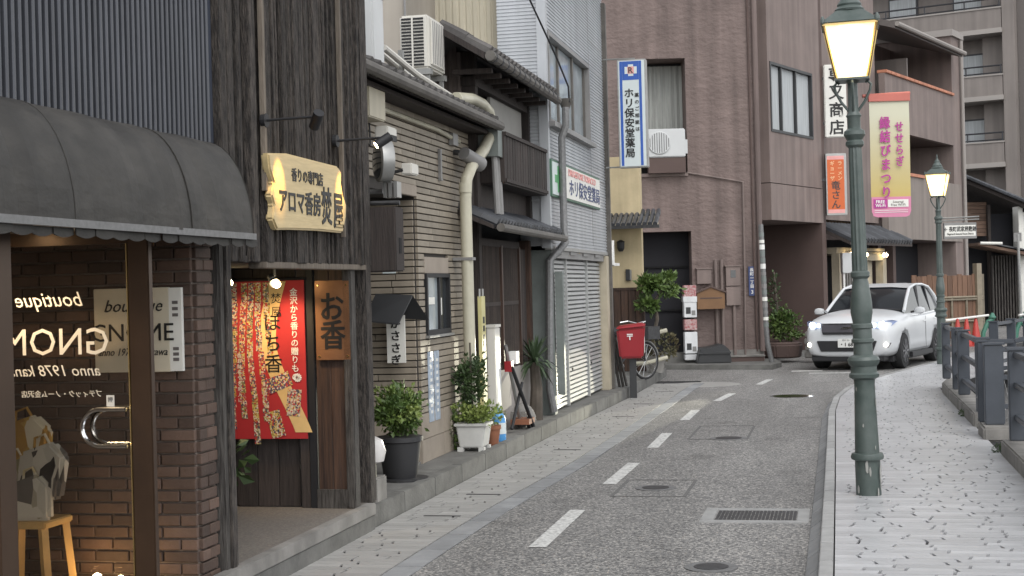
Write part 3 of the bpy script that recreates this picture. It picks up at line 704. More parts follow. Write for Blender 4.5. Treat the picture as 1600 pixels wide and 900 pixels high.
for (x, z, a_, c) in [(.235, .27, .1, 3), (.09, .11, -.25, 0), (.12, .42, 1.2, 4)]:
    q = [(Vector((dx, dz, 0)) @ Matrix.Rotation(a_, 3, 'Z')) for dx, dz in ((-.055, -.1), (.055, -.1), (.055, .1), (-.055, .1))]
    MB().add([(x + p.x, -.016, z + p.y) for p in q], [(0, 1, 2, 3)]).build('sachet', 'kimono_%d' % c, s, raw=True)
vtext('焚屋', .085, 'ink', s, (.115, -.017, 1.00), .10, raw=True, extr=.0005)
vtext('ぽち香', .145, 'ink', s, (.085, -.017, .72), .155, raw=True, bold=.004, extr=.0005)
vtext('金沢から香りの贈りもの', .062, 'white_paint', s, (.255, -.016, .78), .063, raw=True, bold=.01, extr=.0005)
vtext('香お財布や名刺入に', .036, 'white_paint', s, (-.19, -.017, .46), .042, raw=True, extr=.0005)
for k in range(12):
    a_ = k * math.pi / 6; MB().bar((.27 + .008 * math.cos(a_), -.017, .455 + .008 * math.sin(a_)), (.27 + .032 * math.cos(a_), -.017, .455 + .032 * math.sin(a_)), .001, .011, up=(-math.sin(a_), 0, math.cos(a_))).build('crest_petal', 'white_paint', s, raw=True)
MB().tube([(-.36, -.006, 1.19), (.35, -.006, 1.19)], .01, 8).build('rod', 'black_paint', s, raw=True)
for i, (x, y, z, e_) in enumerate([(-4.36, 10.05, 1.90, 2.5), (-3.97, 10.0, 1.88, 6)]):
    l_ = thing('porch_lamp', ['small warm lamp under the porch ceiling by the weathered post', 'bright clip spotlight shining above the red banner'][i], 'lamp', (x, y, z))
    MB().tube([(0, 0, .10), (0, 0, .05), (-.03, -.02, .03)], .012, 8).build('arm', 'iron_light', l_, raw=True)
    MB().tube([(-.05, .05, .05), (.0, .0, .0)], [.025, .038], 12).build('shade', 'iron_light', l_, raw=True, smooth=True)
    MB().lathe([(.004, -.03), (.026, -.018), (.03, .0), (.02, .018), (.003, .024)], c=(.02, -.012, -.006), n=14).build('bulb', 'warm_bulb', l_, raw=True, smooth=True)
    spot('porch_glow', (x + .02, y - .02, z - .05), (x - .05, 10.36, z - .55), e_ * 2.2, (1, .68, .36), 100, .9, .04)
# potted plant in the porch
s = thing('potted_plant', 'dark leafed houseplant in a pale teal pot inside the porch', 'potted plant', (-4.42, 9.95, .20))
MB().lathe([(.05, 0), (.068, .13), (.075, .13), (.075, .15), (.06, .15)], n=18).build('pot', 'pot_teal', s, raw=True, smooth=True)
for k in range(5): MB().tube([(0, 0, .13), (.05 * math.cos(k * 1.3), .05 * math.sin(k * 1.3), .3), (.13 * math.cos(k * 1.3), .13 * math.sin(k * 1.3), .46)], .006, 5).build('stem', 'bark', s, raw=True)
leaves((0, 0, .40), (.20, .20, .18), 60, .12, 'leaf_dark', 'foliage', s, seed=3, droop=.4)
# dark hanging box and round drum at the end of the shop
s = thing('wooden_box_sign', 'dark wooden hanging box with a slot at the end of the board wall', 'sign box', (-3.42, 10.82, 1.95))
MB().box(-.20, .12, .0, .22, 0, .50).build('body', 'dark_wood', s, raw=True, bevel=.01)
MB().box(.118, .124, .08, .14, .14, .26).build('slot', 'black_matte', s, raw=True)
MB().tube([(-.2, .06, .535), (.14, .06, .53)], .018, 8).build('bracket', 'iron', s, raw=True)
s = thing('round_mirror', 'round black faced traffic mirror with silver rim behind the board wall', 'mirror', (-3.57, 11.6, 2.87))
MB().lathe([(.17, 0), (.175, .01), (.175, .10), (.16, .11)], n=28).build('rim', 'alu', s, raw=True, smooth=True).matrix_local = Matrix.Rotation(R(-58), 4, 'Z') @ Matrix.Rotation(R(90), 4, 'X')
MB().lathe([(.165, .105), (.12, .117), (.01, .125)], n=28).build('face', 'pane_dark', s, raw=True, smooth=True).matrix_local = Matrix.Rotation(R(-58), 4, 'Z') @ Matrix.Rotation(R(90), 4, 'X')
for k in range(3): MB().box(-.06 + k * .045, -.03 + k * .045, -.02, .1, -.30, -.17).build('clamp', 'alu', s, raw=True)
MB().tube([(-.1, .1, -.24), (-.45, .1, -.24)], .02, 8).build('arm', 'iron_light', s, raw=True)

# ================================================================== TAN TILED HOUSE
X2 = -3.92
b = lthing('tiled_house', 'narrow house faced in tan strip tiles with a recessed entrance', 'building', X2, 10.85)
core = MB().box(10.85, 13.50, .012, 3.0, 2.70, 3.75).build('upper_wall', 'tile_joint', b)
w2 = MB().box(13.512, 15.60, .012, 3.0, .15, 3.75).build('wall', 'tile_joint', b)
MB().box(10.85, 13.5, 1.7, 1.8, .15, 2.7).build('entrance_wall', 'tan_render', b)
MB().box(10.82, 10.9, .1, 1.7, .15, 2.7).build('entrance_wall', 'tan_render', b)
MB().box(10.85, 13.5, .0, 1.7, .152, .17).build('entrance_floor', 'concrete_dark', b)
rg = random.Random(21)
def tile_row(parent, u0, u1, z, d, pitch, along='u', ln=.46):
    u = u0 - rg.uniform(0, ln * .8)
    while u < u1:
        a, c = max(u, u0), min(u + ln, u1); u += ln
        if c - a < .03: continue
        w = round(c - a - .006, 2)
        if along == 'u': piece('tile', 'tile_tan', parent, ((a + c) / 2, d, z + pitch / 2), (w, .03, round(pitch - .011, 3)), .003)
        else: piece('tile', 'tile_tan', parent, (d, (a + c) / 2, z + pitch / 2), (.03, w, round(pitch - .011, 3)), .003)
P = .064; z = .62; nz = 0
while z < 3.62:
    if z > 2.78: tile_row(core, 10.95, 13.515, z, 0, P, ln=.93)
    if 1.36 < z < 1.96:
        tile_row(w2, 13.515, 13.72, z, 0, P); tile_row(w2, 14.62, 15.6, z, 0, P, ln=.8)
    elif z < 2.12 and z > 1.9:
        tile_row(w2, 13.515, 13.72, z, 0, P); tile_row(w2, 14.62, 15.6, z, 0, P, ln=.8)
    else: tile_row(w2, 13.515, 15.6, z, 0, P, ln=.95)
    if z < 2.66: tile_row(w2, .02, 1.1, z, 13.5, P, along='d', ln=.55)
    z += P
MB().box(12.9, 13.515, -.018, .02, 2.695, 2.80).build('lintel_panel', 'tan_render', b, bevel=.004)
MB().box(13.72, 14.62, -.017, .02, 1.965, 2.125).build('window_head', 'tan_render', b, bevel=.004)
for u0, u1, h in ((13.50, 14.28, .62), (14.285, 15.0, .62), (15.005, 15.6, .62)):
    MB().box(u0, u1 - .004, -.022, .02, .15, .37).build('base_slab', 'stone_tan', b, bevel=.004); MB().box(u0, u1 - .004, -.02, .02, .374, h - .004).build('base_slab', 'stone_tan', b, bevel=.004)
MB().box(13.482, 13.512, -.02, 1.2, .15, .615).build('base_slab', 'stone_tan', b)
wf = MB(); wf.box(13.73, 14.61, -.035, .011, 1.36, 1.41).box(13.73, 14.61, -.035, .011, 1.925, 1.965).box(13.73, 13.775, -.035, .011, 1.41, 1.925).box(14.57, 14.61, -.035, .011, 1.41, 1.925).box(14.22, 14.26, -.025, .011, 1.41, 1.925)
win = wf.build('window', 'black_paint', b)
MB().box(13.775, 14.22, .0, .006, 1.41, 1.925).build('pane', 'pane_pale', win); MB().box(14.26, 14.57, .003, .009, 1.41, 1.925).build('pane', 'pane_dark', win)
MB().box(13.70, 14.64, -.06, .02, 1.335, 1.36).build('sill', 'alu', win)
MB().box(13.8, 14.1, -.006, -.001, 1.66, 1.73).build('paper_note', 'white_sign', win); MB().box(14.33, 14.38, -.003, .002, 1.55, 1.72).build('paper_note', 'white_sign', win)
MB().box(13.488, 13.492, .12, .40, .825, .865).build('mail_slot', 'black_matte', b)
MB().box(13.475, 13.487, .20, .33, 1.97, 2.02).build('name_plate', 'sign_white', b)
# eave with one course of half-round tiles and gutter
ev = MB().add([(10.85, -.30, 3.58), (15.75, -.30, 3.58), (15.75, .9, 3.98), (10.85, .9, 3.98), (10.85, -.30, 3.53), (15.75, -.30, 3.53), (15.75, .9, 3.93), (10.85, .9, 3.93)],
              [(0, 1, 2, 3), (7, 6, 5, 4), (0, 4, 5, 1), (1, 5, 6, 2), (2, 6, 7, 3), (3, 7, 4, 0)]).build('eave', 'dark_wood', b)
for i in range(23):
    uu = 10.9 + i * .21
    for r_ in range(3):
        pts = [(uu + .1, -.33 + r_ * .36, 3.60 + r_ * .12), (uu + .1, .06 + r_ * .36, 3.725 + r_ * .12)]
        o = MB().tube(pts, [.075, .07], 8).build('roof_tile', 'roof_tile_old', ev, smooth=True)
MB().tube([(10.85, -.36, 3.57), (15.7, -.36, 3.57)], .05, 10).build('gutter', 'gutter_old', b, smooth=True)
MB().box(10.85, 15.7, -.22, .0, 3.49, 3.53).build('fascia', 'dark_wood', b)
MB().tube([(11.2, -.04, 3.42), (12.5, -.05, 3.40), (14.2, -.05, 3.40), (15.1, -.04, 3.36)], .022, 8).build('conduit', 'pvc_cream', b, smooth=True)
# things on the tiled house
s = lthing('junction_box', 'beige box with a floodlight under it high on the tiled wall', 'junction box', X2, 11.55)
MB().box(11.55, 12.0, -.20, -.03, 3.24, 3.5).build('box', 'cream_siding', s, bevel=.01)
MB().box(11.92, 12.18, -.24, -.12, 3.10, 3.20).build('floodlight', 'ac_white', s, bevel=.01)
MB().box(12.0, 12.16, -.245, -.23, 3.08, 3.13).build('lens', 'black_paint', s)
MB().tube([(11.7, -.1, 3.24), (11.72, -.12, 3.04), (11.8, -.12, 3.02), (11.85, -.1, 3.22)], .008, 6).build('cable', 'black_paint', s)
s = lthing('wall_floodlight', 'small white floodlight on a bracket beside the round mirror', 'lamp', X2, 12.4)
MB().tube([(12.4, -.02, 2.82), (12.4, -.22, 2.86)], .015, 6).build('arm', 'iron', s)
MB().box(12.40, 12.62, -.30, -.20, 2.82, 2.92).build('head', 'ac_white', s, bevel=.01)
s = lthing('security_camera', 'grey dome lamp and bracket at the top end of the tiled wall', 'lamp', X2, 14.8)
MB().tube([(14.95, -.02, 3.24), (14.95, -.16, 3.22)], .03, 8).build('bracket', 'iron', s)
MB().tube([(14.9, -.14, 3.22), (15.2, -.24, 3.12)], [.07, .085], 12).build('head', 'pvc_grey', s, smooth=True)
MB().box(14.75, 14.95, -.07, -.02, 3.30, 3.42).build('box', 'pvc_grey', s)
s = lthing('thermometer', 'thin grey rod fixed upright on the tiled wall', 'rod', X2, 14.3); MB().box(14.32, 14.37, -.045, -.016, 2.92, 3.22).build('tube', 'pvc_grey', s); MB().box(14.31, 14.38, -.05, -.016, 2.90, 2.92).build('foot', 'pvc_grey', s)
s = lthing('rainwater_pipe', 'thick cream rainwater pipe with a gooseneck down the tiled wall', 'drain pipe', X2, 14.6)
MB().tube([(14.4, -.2, 3.73), (15.0, -.22, 3.79), (15.45, -.22, 3.79), (15.75, -.22, 3.74), (15.86, -.22, 3.62), (15.78, -.22, 3.48), (15.5, -.21, 3.30), (15.0, -.19, 3.08), (14.86, -.17, 2.94), (14.84, -.16, 2.75), (14.86, -.16, .18)], .062, 14).build('pipe', 'pvc_cream', s, smooth=True)
MB().tube([(15.87, -.22, 3.60), (15.80, -.22, 3.50)], .07, 14).build('socket', 'pvc_cream', s, smooth=True); MB().tube([(14.845, -.16, 2.9), (14.84, -.16, 2.8)], .068, 14).build('socket', 'pvc_cream', s, smooth=True)
for zz in (.9, 2.1): MB().box(14.78, 14.93, -.23, -.02, zz, zz + .03).build('clip', 'pvc_grey', s)
# hanging sign with little black roof
s = thing('roofed_sign', 'white hanging sign under a small black gabled roof by the entrance', 'sign', (-4.10, 13.36, 1.12))
MB().box(-.09, .09, 0, .02, 0, .45).build('board', 'white_sign', s, raw=True)
vtext('かささぎ', .105, 'ink', s, (0, -.003, .20), .115, raw=True, bold=.02)
MB().add([(-.22, -.30, .42), (.12, -.30, .38), (.18, -.02, .64), (-.18, -.02, .66), (-.22, -.30, .405), (.12, -.30, .365), (.18, -.02, .62), (-.18, -.02, .64)], [(0, 1, 2, 3), (7, 6, 5, 4), (0, 4, 5, 1), (1, 5, 6, 2), (2, 6, 7, 3), (3, 7, 4, 0)]).build('roof_slope', 'charcoal', s, raw=True)
MB().add([(.18, -.02, .64), (.30, .10, .40), (-.05, .10, .42), (-.18, -.02, .66)], [(0, 1, 2, 3)]).build('roof_slope', 'charcoal', s, raw=True)
# posters
for i, u0 in enumerate((13.74, 13.96)):
    s = lthing('wall_notice', ['narrow glossy notice plate next to the entrance corner, below the small window', 'narrow glossy notice plate next to the potted climber, below the small window'][i], 'notice', X2, u0, 'notice plates on the tiled wall'); MB().box(u0, u0 + .17, -.026, -.017, .52, 1.20).build('plate', 'notice_blue', s)
    rg = random.Random(40 + i)
    for k in range(9): w_ = rg.uniform(.04, .09); MB().box(u0 + .085 - w_ / 2, u0 + .085 + w_ / 2, -.028, -.026, .60 + k * .062, .63 + k * .062).build('print_mark', 'white_paint', s)
s = lthing('pale_poster', 'pale blue poster sheet in the tiled entrance', 'poster', -4.0, 11.3); MB().box(11.3, 12.0, -.01, 0, 1.05, 1.75).build('sheet', 'notice_blue', s); MB().box(11.3, 12.0, -.006, .002, 1.75, 1.77).build('rail', 'white_paint', s)
s = lthing('tall_name_plate', 'tall pale yellow plate with dark characters beside the rainwater pipe', 'plate', X2, 15.2)
MB().box(15.25, 15.42, -.20, -.16, .55, 1.72).build('plate', 'plate_cream', s)
for k in range(9): MB().box(15.30, 15.37, -.204, -.2005, .75 + k * .085, .80 + k * .085 + .01 * (k % 3)).build('character_mark', 'ink', s)
for u_ in (15.26, 15.40): MB().tube([(u_, -.18, 1.7), (u_, -.18, 1.80)], .012, 6).build('prong', 'alu', s)
MB().box(15.28, 15.38, -.17, -.13, .15, .55).build('post', 'alu', s)
# AC unit on the eave
s = thing('air_conditioner', 'beige air conditioner unit on a metal stand above the tiled eave', 'air conditioner', (-3.95, 14.25, 3.77))
MB().box(-.30, .0, .0, .62, .26, .80).build('casing', 'ac_white', s, raw=True, bevel=.02)
for k in range(15): MB().box(-.28, -.05, -.008, .004, .29 + k * .033, .308 + k * .033).build('louvre', 'black_paint', s, raw=True)
MB().box(-.175, -.157, -.012, -.004, .27, .79).build('louvre_rib', 'ac_white', s, raw=True)
MB().box(.0, .018, .06, .54, .30, .77).build('fan_cover', 'ac_white', s, raw=True, bevel=.008)
for k in range(7): MB().box(.018, .024, .10 + k * .065, .11 + k * .065, .32, .75).build('grille_bar', 'pvc_grey', s, raw=True)
for x, y in ((-.27, .05), (-.03, .05), (-.27, .57), (-.03, .57)): MB().box(x - .02, x + .02, y - .02, y + .02, -.02, .25).build('stand_leg', 'alu', s, raw=True)
MB().box(-.30, .02, .0, .06, .20, .255).box(-.30, .02, .54, .60, .20, .255).build('stand_bar', 'alu', s, raw=True)
s = thing('roof_conduit', 'pair of pale insulated pipes clipped along the tiled eave', 'pipe', (-4.0, 12.9, 3.78))
for k in range(2): MB().tube([(-.1 + k * .1, 0, .25), (-.05 + k * .1, .9, .12), (.0 + k * .1, 2.2, .03)], .03, 8).build('pipe', 'ac_white', s, raw=True, smooth=True)
MB().box(-.05, .0, .6, .64, -.05, .32).build('support', 'alu', s, raw=True)
s = thing('air_conditioner', 'white casing partly hidden behind the tall board wall above the eave', 'air conditioner', (-3.93, 12.5, 3.74))
MB().box(-.5, -.04, .0, .32, .1, 1.6).build('casing', 'ac_clean', s, raw=True, bevel=.02); MB().box(-.2, -.06, .34, .37, .0, .45).build('bracket', 'alu', s, raw=True)
MB().box(-.06, -.03, .26, .30, .7, .78).build('latch', 'pvc_grey', s, raw=True)
# rear houses seen above the eaves
b = thing('rear_house', 'house with cream ribbed siding rising behind the low roofs', 'building', (-5.6, 18.62, 0))
m = MB(); x = -3.0
while x < 1.5:
    m.quad((x, 0, 3), (x + .05, 0, 3), (x + .05, 0, 9), (x, 0, 9)).quad((x + .05, 0, 3), (x + .06, .012, 3), (x + .06, .012, 9), (x + .05, 0, 9)).quad((x + .06, .012, 3), (x + .08, .012, 3), (x + .08, .012, 9), (x + .06, .012, 9)).quad((x + .08, .012, 3), (x + .09, 0, 3), (x + .09, 0, 9), (x + .08, .012, 9)); x += .09
m.build('ribbed_siding', 'cream_siding', b, raw=True)
MB().box(-3.0, 1.5, .015, 4, .15, 9).build('wall', 'cream_siding', b, raw=True)
MB().box(1.48, 1.54, -.03, .05, 3, 9).build('corner_trim', 'tin_green', b, raw=True)
b = thing('beige_annex', 'plain beige panelled annex wall behind the tall board wall', 'building', (-5.44, 17.2, 0))
MB().box(-3, .38, 0, 1.5, .15, 9).build('wall', 'beige_siding', b, raw=True)
MB().tube([(.39, -.02, 9), (.39, -.02, 4.9), (.43, -.02, 4.8), (.6, -.02, 4.78)], .015, 6).build('cable', 'pvc_grey', b, raw=True)

# ================================================================== OLD WOODEN HOUSE
X3 = -3.86
b = lthing('wooden_townhouse', 'old dark timber townhouse with lattice front, tiled eave and balcony', 'building', X3, 15.62)
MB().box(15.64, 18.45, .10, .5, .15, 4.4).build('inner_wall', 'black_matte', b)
MB().box(15.62, 15.76, -.04, .12, .15, 4.4).build('corner_post', 'dark_wood', b, bevel=.01)
MB().box(18.30, 18.42, -.04, .12, .15, 2.4).build('corner_post', 'brown_wood', b, bevel=.01)
MB().box(15.76, 18.3, -.02, .08, .15, .85).build('sill_wall', 'taupe_light', b)
MB().box(15.76, 17.75, -.03, .05, 2.28, 2.36).build('lattice_head', 'dark_wood', b)
for zz in (.86, 1.60): MB().box(15.76, 17.7, -.018, .01, zz, zz + .045).build('lattice_rail', 'lattice_wood', b)
u = 15.8
while u < 17.68:
    piece('lattice_bar', 'lattice_wood', b, (u, .0, 1.59), (.022, .03, 1.40), .003); u += .052
for uu in (16.72, 17.70): MB().box(uu, uu + .06, -.04, .03, .85, 2.3).build('lattice_post', 'brown_wood', b)
for k in range(4): piece('wall_board', 'dark_wood', b, (17.85 + k * .14, .03, 1.56), (.135, .03, 1.45), .004)
# lower tiled eave
pe = MB().add([(15.05, -.34, 2.47), (18.75, -.34, 2.47), (18.75, .12, 2.68), (15.05, .12, 2.68), (15.05, -.34, 2.43), (18.75, -.34, 2.43), (18.75, .12, 2.62), (15.05, .12, 2.62)], [(0, 1, 2, 3), (7, 6, 5, 4), (0, 4, 5, 1), (1, 5, 6, 2), (2, 6, 7, 3), (3, 7, 4, 0)]).build('lower_eave', 'dark_wood', b)
for i in range(24):
    uu = 15.08 + i * .155
    for r_ in range(3): MB().tube([(uu + .07, -.37 + r_ * .17, 2.482 + r_ * .075), (uu + .07, -.17 + r_ * .17, 2.575 + r_ * .075)], [.064, .058], 8).build('roof_tile', 'roof_tile', pe, smooth=True)
MB().tube([(15.05, -.42, 2.44), (18.75, -.42, 2.42)], .045, 10).build('gutter', 'gutter_old', b, smooth=True)
MB().box(15.3, 18.6, .0, .10, 2.70, 3.0).build('upper_sill', 'dark_wood', b)
# balcony box
bl = MB().box(15.95, 18.35, -.30, -.27, 2.98, 3.02).box(15.95, 18.35, -.30, -.27, 3.50, 3.54).box(15.95, 18.35, -.28, .1, 2.96, 2.99).build('balcony', 'dark_wood', b)
for k in range(17): piece('balcony_board', 'dark_wood', bl, (16.02 + k * .14, -.27, 3.25), (.125 if k % 3 else .10, .02, .50), .004)
MB().box(18.33, 18.37, -.28, .1, 2.98, 3.54).build('balcony_end', 'dark_wood', bl); MB().box(15.93, 15.97, -.28, .1, 2.98, 3.54).build('balcony_end', 'dark_wood', bl)
MB().box(16.6, 18.3, .02, .06, 3.50, 4.02).build('shutter_panel', 'panel_grey', b)
MB().box(18.36, 18.5, -.06, .1, 2.68, 4.4).build('upper_post', 'dark_wood', b)
MB().box(15.6, 18.5, -.05, .1, 4.02, 4.12).build('upper_beam', 'dark_wood', b)
for u_ in (15.78, 15.95): MB().tube([(u_, -.20, 3.25), (u_ - .0, -.22, 2.62)], .035, 8).build('vent_pipe', 'pvc_grey', b, smooth=True)
MB().box(15.72, 15.98, -.26, .0, 3.25, 3.62).build('vent_box', 'tin_green', b)
# upper roof, falling towards the street
PT = .62
def zr(d): return 4.24 + (d + .36) * PT
ur = MB().add([(14.76, -.36, zr(-.36)), (18.45, -.36, zr(-.36)), (18.45, .14, zr(.14)), (14.76, .14, zr(.14)), (14.76, -.36, zr(-.36) - .07), (18.45, -.36, zr(-.36) - .07), (18.45, .14, zr(.14) - .07), (14.76, .14, zr(.14) - .07)], [(0, 1, 2, 3), (7, 6, 5, 4), (0, 4, 5, 1), (1, 5, 6, 2), (2, 6, 7, 3), (3, 7, 4, 0)]).build('upper_roof', 'dark_wood', b)
for i in range(19):
    for r_ in range(2): MB().tube([(14.86 + i * .195, -.40 + r_ * .25, zr(-.40 + r_ * .25) + .035), (14.86 + i * .195, -.12 + r_ * .25, zr(-.12 + r_ * .25) + .025)], [.07, .062], 7).build('roof_tile', 'roof_tile_old', ur, smooth=True)
MB().add([(14.76, .145, zr(.14)), (18.45, .145, zr(.14)), (18.45, .7, zr(.14) - .4), (14.76, .7, zr(.14) - .4), (14.76, .145, zr(.14) - .07), (18.45, .145, zr(.14) - .07), (18.45, .7, zr(.14) - .47), (14.76, .7, zr(.14) - .47)], [(0, 1, 2, 3), (7, 6, 5, 4), (0, 4, 5, 1), (1, 5, 6, 2), (2, 6, 7, 3), (3, 7, 4, 0)]).build('rear_slope', 'roof_tile_old', ur)
MB().tube([(14.76, -.42, 4.20), (18.5, -.42, 4.18)], .055, 10).build('upper_gutter', 'gutter_old', b, smooth=True)
for i in range(13): MB().tube([(14.85 + i * .28, -.42, 4.195), (14.9 + i * .28, -.42, 4.195)], .062, 10).build('gutter_clip', 'iron', b)
for i in range(8): MB().box(15.2 + i * .42, 15.26 + i * .42, -.33, .1, 4.09, 4.14).build('rafter', 'dark_wood', b)
sw = MB(); d = .06
while d < .40:
    sw.quad((15.63, d, 3.5), (15.63, d + .05, 3.5), (15.63, d + .05, 4.36 + d * .6), (15.63, d, 4.36 + d * .6)).quad((15.63, d + .05, 3.5), (15.61, d + .06, 3.5), (15.61, d + .06, 4.36 + d * .6), (15.63, d + .05, 4.36 + d * .6)).quad((15.61, d + .06, 3.5), (15.61, d + .09, 3.5), (15.61, d + .09, 4.36 + d * .6), (15.61, d + .06, 4.36 + d * .6)).quad((15.61, d + .09, 3.5), (15.63, d + .10, 3.5), (15.63, d + .10, 4.36 + d * .6), (15.61, d + .09, 4.36 + d * .6)); d += .1
sw.build('gable_siding', 'brown_siding', b)
s = lthing('overhead_cable', 'thin black cable slanting down past the silver siding', 'cable', X3, 15)
MB().tube([(17.2, .0, 6.3), (17.9, -.2, 5.4), (18.6, -.4, 4.75), (18.85, -.5, 4.4), (18.9, -.5, 4.2)], .012, 6).build('wire', 'black_paint', s)

# ================================================================== PHARMACY
X4 = -3.58
b = lthing('pharmacy_building', 'pharmacy with silver ribbed siding upstairs over a closed roller shutter', 'building', X4, 18.45)
m = MB(); z = 2.32
WU0, WU1, WZ0, WZ1 = 18.55, 21.75, 3.92, 5.10
def ribs(u0, u1, z0, z1, axis):
    z = z0
    while z < z1 - .02:
        q = [(z, 0.), (z + .022, 0.), (z + .028, .012), (z + .04, .012), (z + .046, .0)]
        for (za, da), (zb, db) in zip(q, q[1:]):
            if axis == 'u': m.quad((u0, da, za), (u1, da, za), (u1, db, zb), (u0, db, zb))
            else: m.quad((18.45 + da, u0, za), (18.45 + da, u1, za), (18.45 + db, u1, zb), (18.45 + db, u0, zb))
        z += .046
ribs(18.45, 23.3, 2.32, WZ0, 'u'); ribs(18.45, 23.3, WZ1, 6.9, 'u'); ribs(18.45, WU0, WZ0, WZ1, 'u'); ribs(WU1, 23.3, WZ0, WZ1, 'u'); ribs(0., .62, 2.9, 6.9, 'd')
m.build('ribbed_siding', 'silver_siding', b)
MB().box(18.47, WU0, .014, .62, 2.33, 6.9).box(WU1, 23.28, .014, .62, 2.33, 6.9).box(WU0, WU1, .014, .62, 2.33, WZ0).box(WU0, WU1, .014, .62, WZ1, 6.9).box(WU0, WU1, .14, .62, WZ0, WZ1).build('upper_wall', 'silver_siding', b)
MB().box(18.43, 18.53, -.02, .1, 2.3, 6.9).build('corner_trim', 'silver_siding', b)
MB().box(18.44, 23.31, -.015, .06, 2.28, 2.325).build('edge_trim', 'alu', b)
for zz in (3.4, 4.5, 5.5): MB().box(21.9, 23.3, -.003, .0, zz, zz + .012).build('panel_seam', 'pvc_grey', b)
MB().box(21.85, 21.86, -.003, .0, 2.4, 6.5).build('panel_seam', 'pvc_grey', b)
wf = MB(); wf.box(WU0, WU1, -.03, .13, WZ0, WZ0 + .05).box(WU0, WU1, -.03, .13, WZ1 - .06, WZ1).box(WU0, WU0 + .06, -.03, .13, WZ0 + .05, WZ1 - .06).box(WU1 - .05, WU1, -.03, .13, WZ0 + .05, WZ1 - .06)
win = wf.build('window', 'pvc_grey', b)
for u0, u1, dd in ((18.61, 19.6, .07), (19.62, 20.6, .05), (20.62, 21.69, .07)):
    MB().box(u0, u1, dd, dd + .01, WZ0 + .06, WZ1 - .07).build('pane', 'pane_pale', win); MB().box(u1 - .05, u1 + .02, dd - .03, dd + .02, WZ0 + .05, WZ1 - .06).build('mullion', 'gutter_old', win)
MB().box(WU0 - .05, WU1 + .05, -.10, .0, WZ0 - .06, WZ0).build('sill', 'pvc_grey', win)
MB().box(18.3, 23.5, -.28, .62, 6.9, 6.97).build('roof', 'roof_tile_old', b); MB().box(18.3, 23.5, -.34, -.26, 6.84, 6.95).build('gutter', 'gutter_old', b)
MB().box(23.22, 23.34, -.06, .03, .15, 6.3).build('downpipe', 'gutter_old', b, bevel=.01)
# ground floor
MB().box(18.6, 23.2, .30, 3.5, .15, 2.3).build('ground_wall', 'charcoal', b)
MB().box(18.62, 18.80, .02, .3, .15, 2.28).build('side_jamb', 'tin_green', b, bevel=.006)
MB().box(22.98, 23.28, -.02, .3, .15, 2.27).build('pillar', 'soffit', b, bevel=.008)
MB().box(18.8, 22.98, .02, .30, 2.18, 2.28).build('shutter_box', 'pvc_grey', b)
for k in range(4): MB().box(18.9 + k * 1.05, 19.35 + k * 1.05, -.0, .05, 2.23, 2.275).build('bracket', 'pvc_grey', b)
sh = MB().box(18.8, 22.98, .125, .15, .16, 2.18).build('roller_shutter', 'charcoal', b)
bays = [(18.83, 19.90), (19.96, 21.60), (21.66, 22.96)]
for u0, u1 in bays:
    z = .18
    while z < 2.15:
        MB().add([(u0, .125, z), (u1, .125, z), (u1, .085, z + .012), (u0, .085, z + .012), (u0, .095, z + .050), (u1, .095, z + .050), (u1, .125, z + .058), (u0, .125, z + .058)],
                 [(0, 1, 2, 3), (3, 2, 5, 4), (4, 5, 6, 7), (0, 3, 4, 7), (1, 6, 5, 2)]).build('slat', 'shutter', sh, smooth=True, autos=50)
        z += .062
for u_ in (19.93, 21.63): MB().box(u_ - .03, u_ + .03, .06, .13, .16, 2.18).build('shutter_post', 'shutter', sh, bevel=.006)
for u_ in (18.86, 20.3, 21.9): MB().box(u_, u_ + .05, .075, .09, .62, .66).build('shutter_lock', 'iron', sh)
MB().box(18.9, 19.3, .07, .088, 1.28, 1.33).build('letter_slot', 'alu', sh)
MB().box(18.72, 18.82, -.10, .0, .4, 2.0).build('folded_panel', 'tin_green', b)
s = lthing('gutter_downpipe', 'grey downpipe with an elbow in front of the silver siding', 'drain pipe', X4, 18.9)
MB().lathe([(.04, -.12), (.09, .0), (.10, .03)], c=(18.95, -.16, 4.22), n=14).build('hopper', 'gutter_old', s, smooth=True)
MB().tube([(18.93, -.16, 4.14), (18.93, -.16, 3.9), (18.93, -.10, 3.75), (18.93, -.10, 2.52), (18.9, -.12, 2.38), (18.62, -.06, 2.24), (18.5, .02, 2.14), (18.48, .06, .5), (18.52, .02, .2)], .05, 10).build('pipe', 'iron_light', s, smooth=True)
# horizontal sign
s = lthing('pharmacy_wall_sign', 'white horizontal pharmacy sign with a green cross on the siding', 'sign', X4, 18.3)
MB().box(18.46, 22.35, -.045, -.01, 2.96, 3.44).build('frame', 'dark_green', s, bevel=.006)
MB().box(18.50, 19.20, -.052, -.045, 2.99, 3.41).build('panel', 'sign_white', s); MB().box(19.24, 22.31, -.052, -.045, 2.99, 3.41).build('panel', 'white_sign', s)
MB().box(18.82, 18.90, -.056, -.052, 3.03, 3.37).box(18.64, 18.82, -.056, -.052, 3.15, 3.25).box(18.90, 19.08, -.056, -.052, 3.15, 3.25).build('cross', 'green_cross', s)
text('DRUGSTORE TOBACCO', .13, 'sign_pink', s, (20.75, -.057, 3.345), bold=.01, sx=1.6)
text('ホリ保安堂薬局', .25, 'sign_navy', s, (20.95, -.057, 3.15), bold=.008, sx=1.5)
for k in range(3): MB().box(19.30, 19.38, -.056, -.052, 3.04 + k * .09, 3.10 + k * .09).build('small_print', 'sign_navy', s)
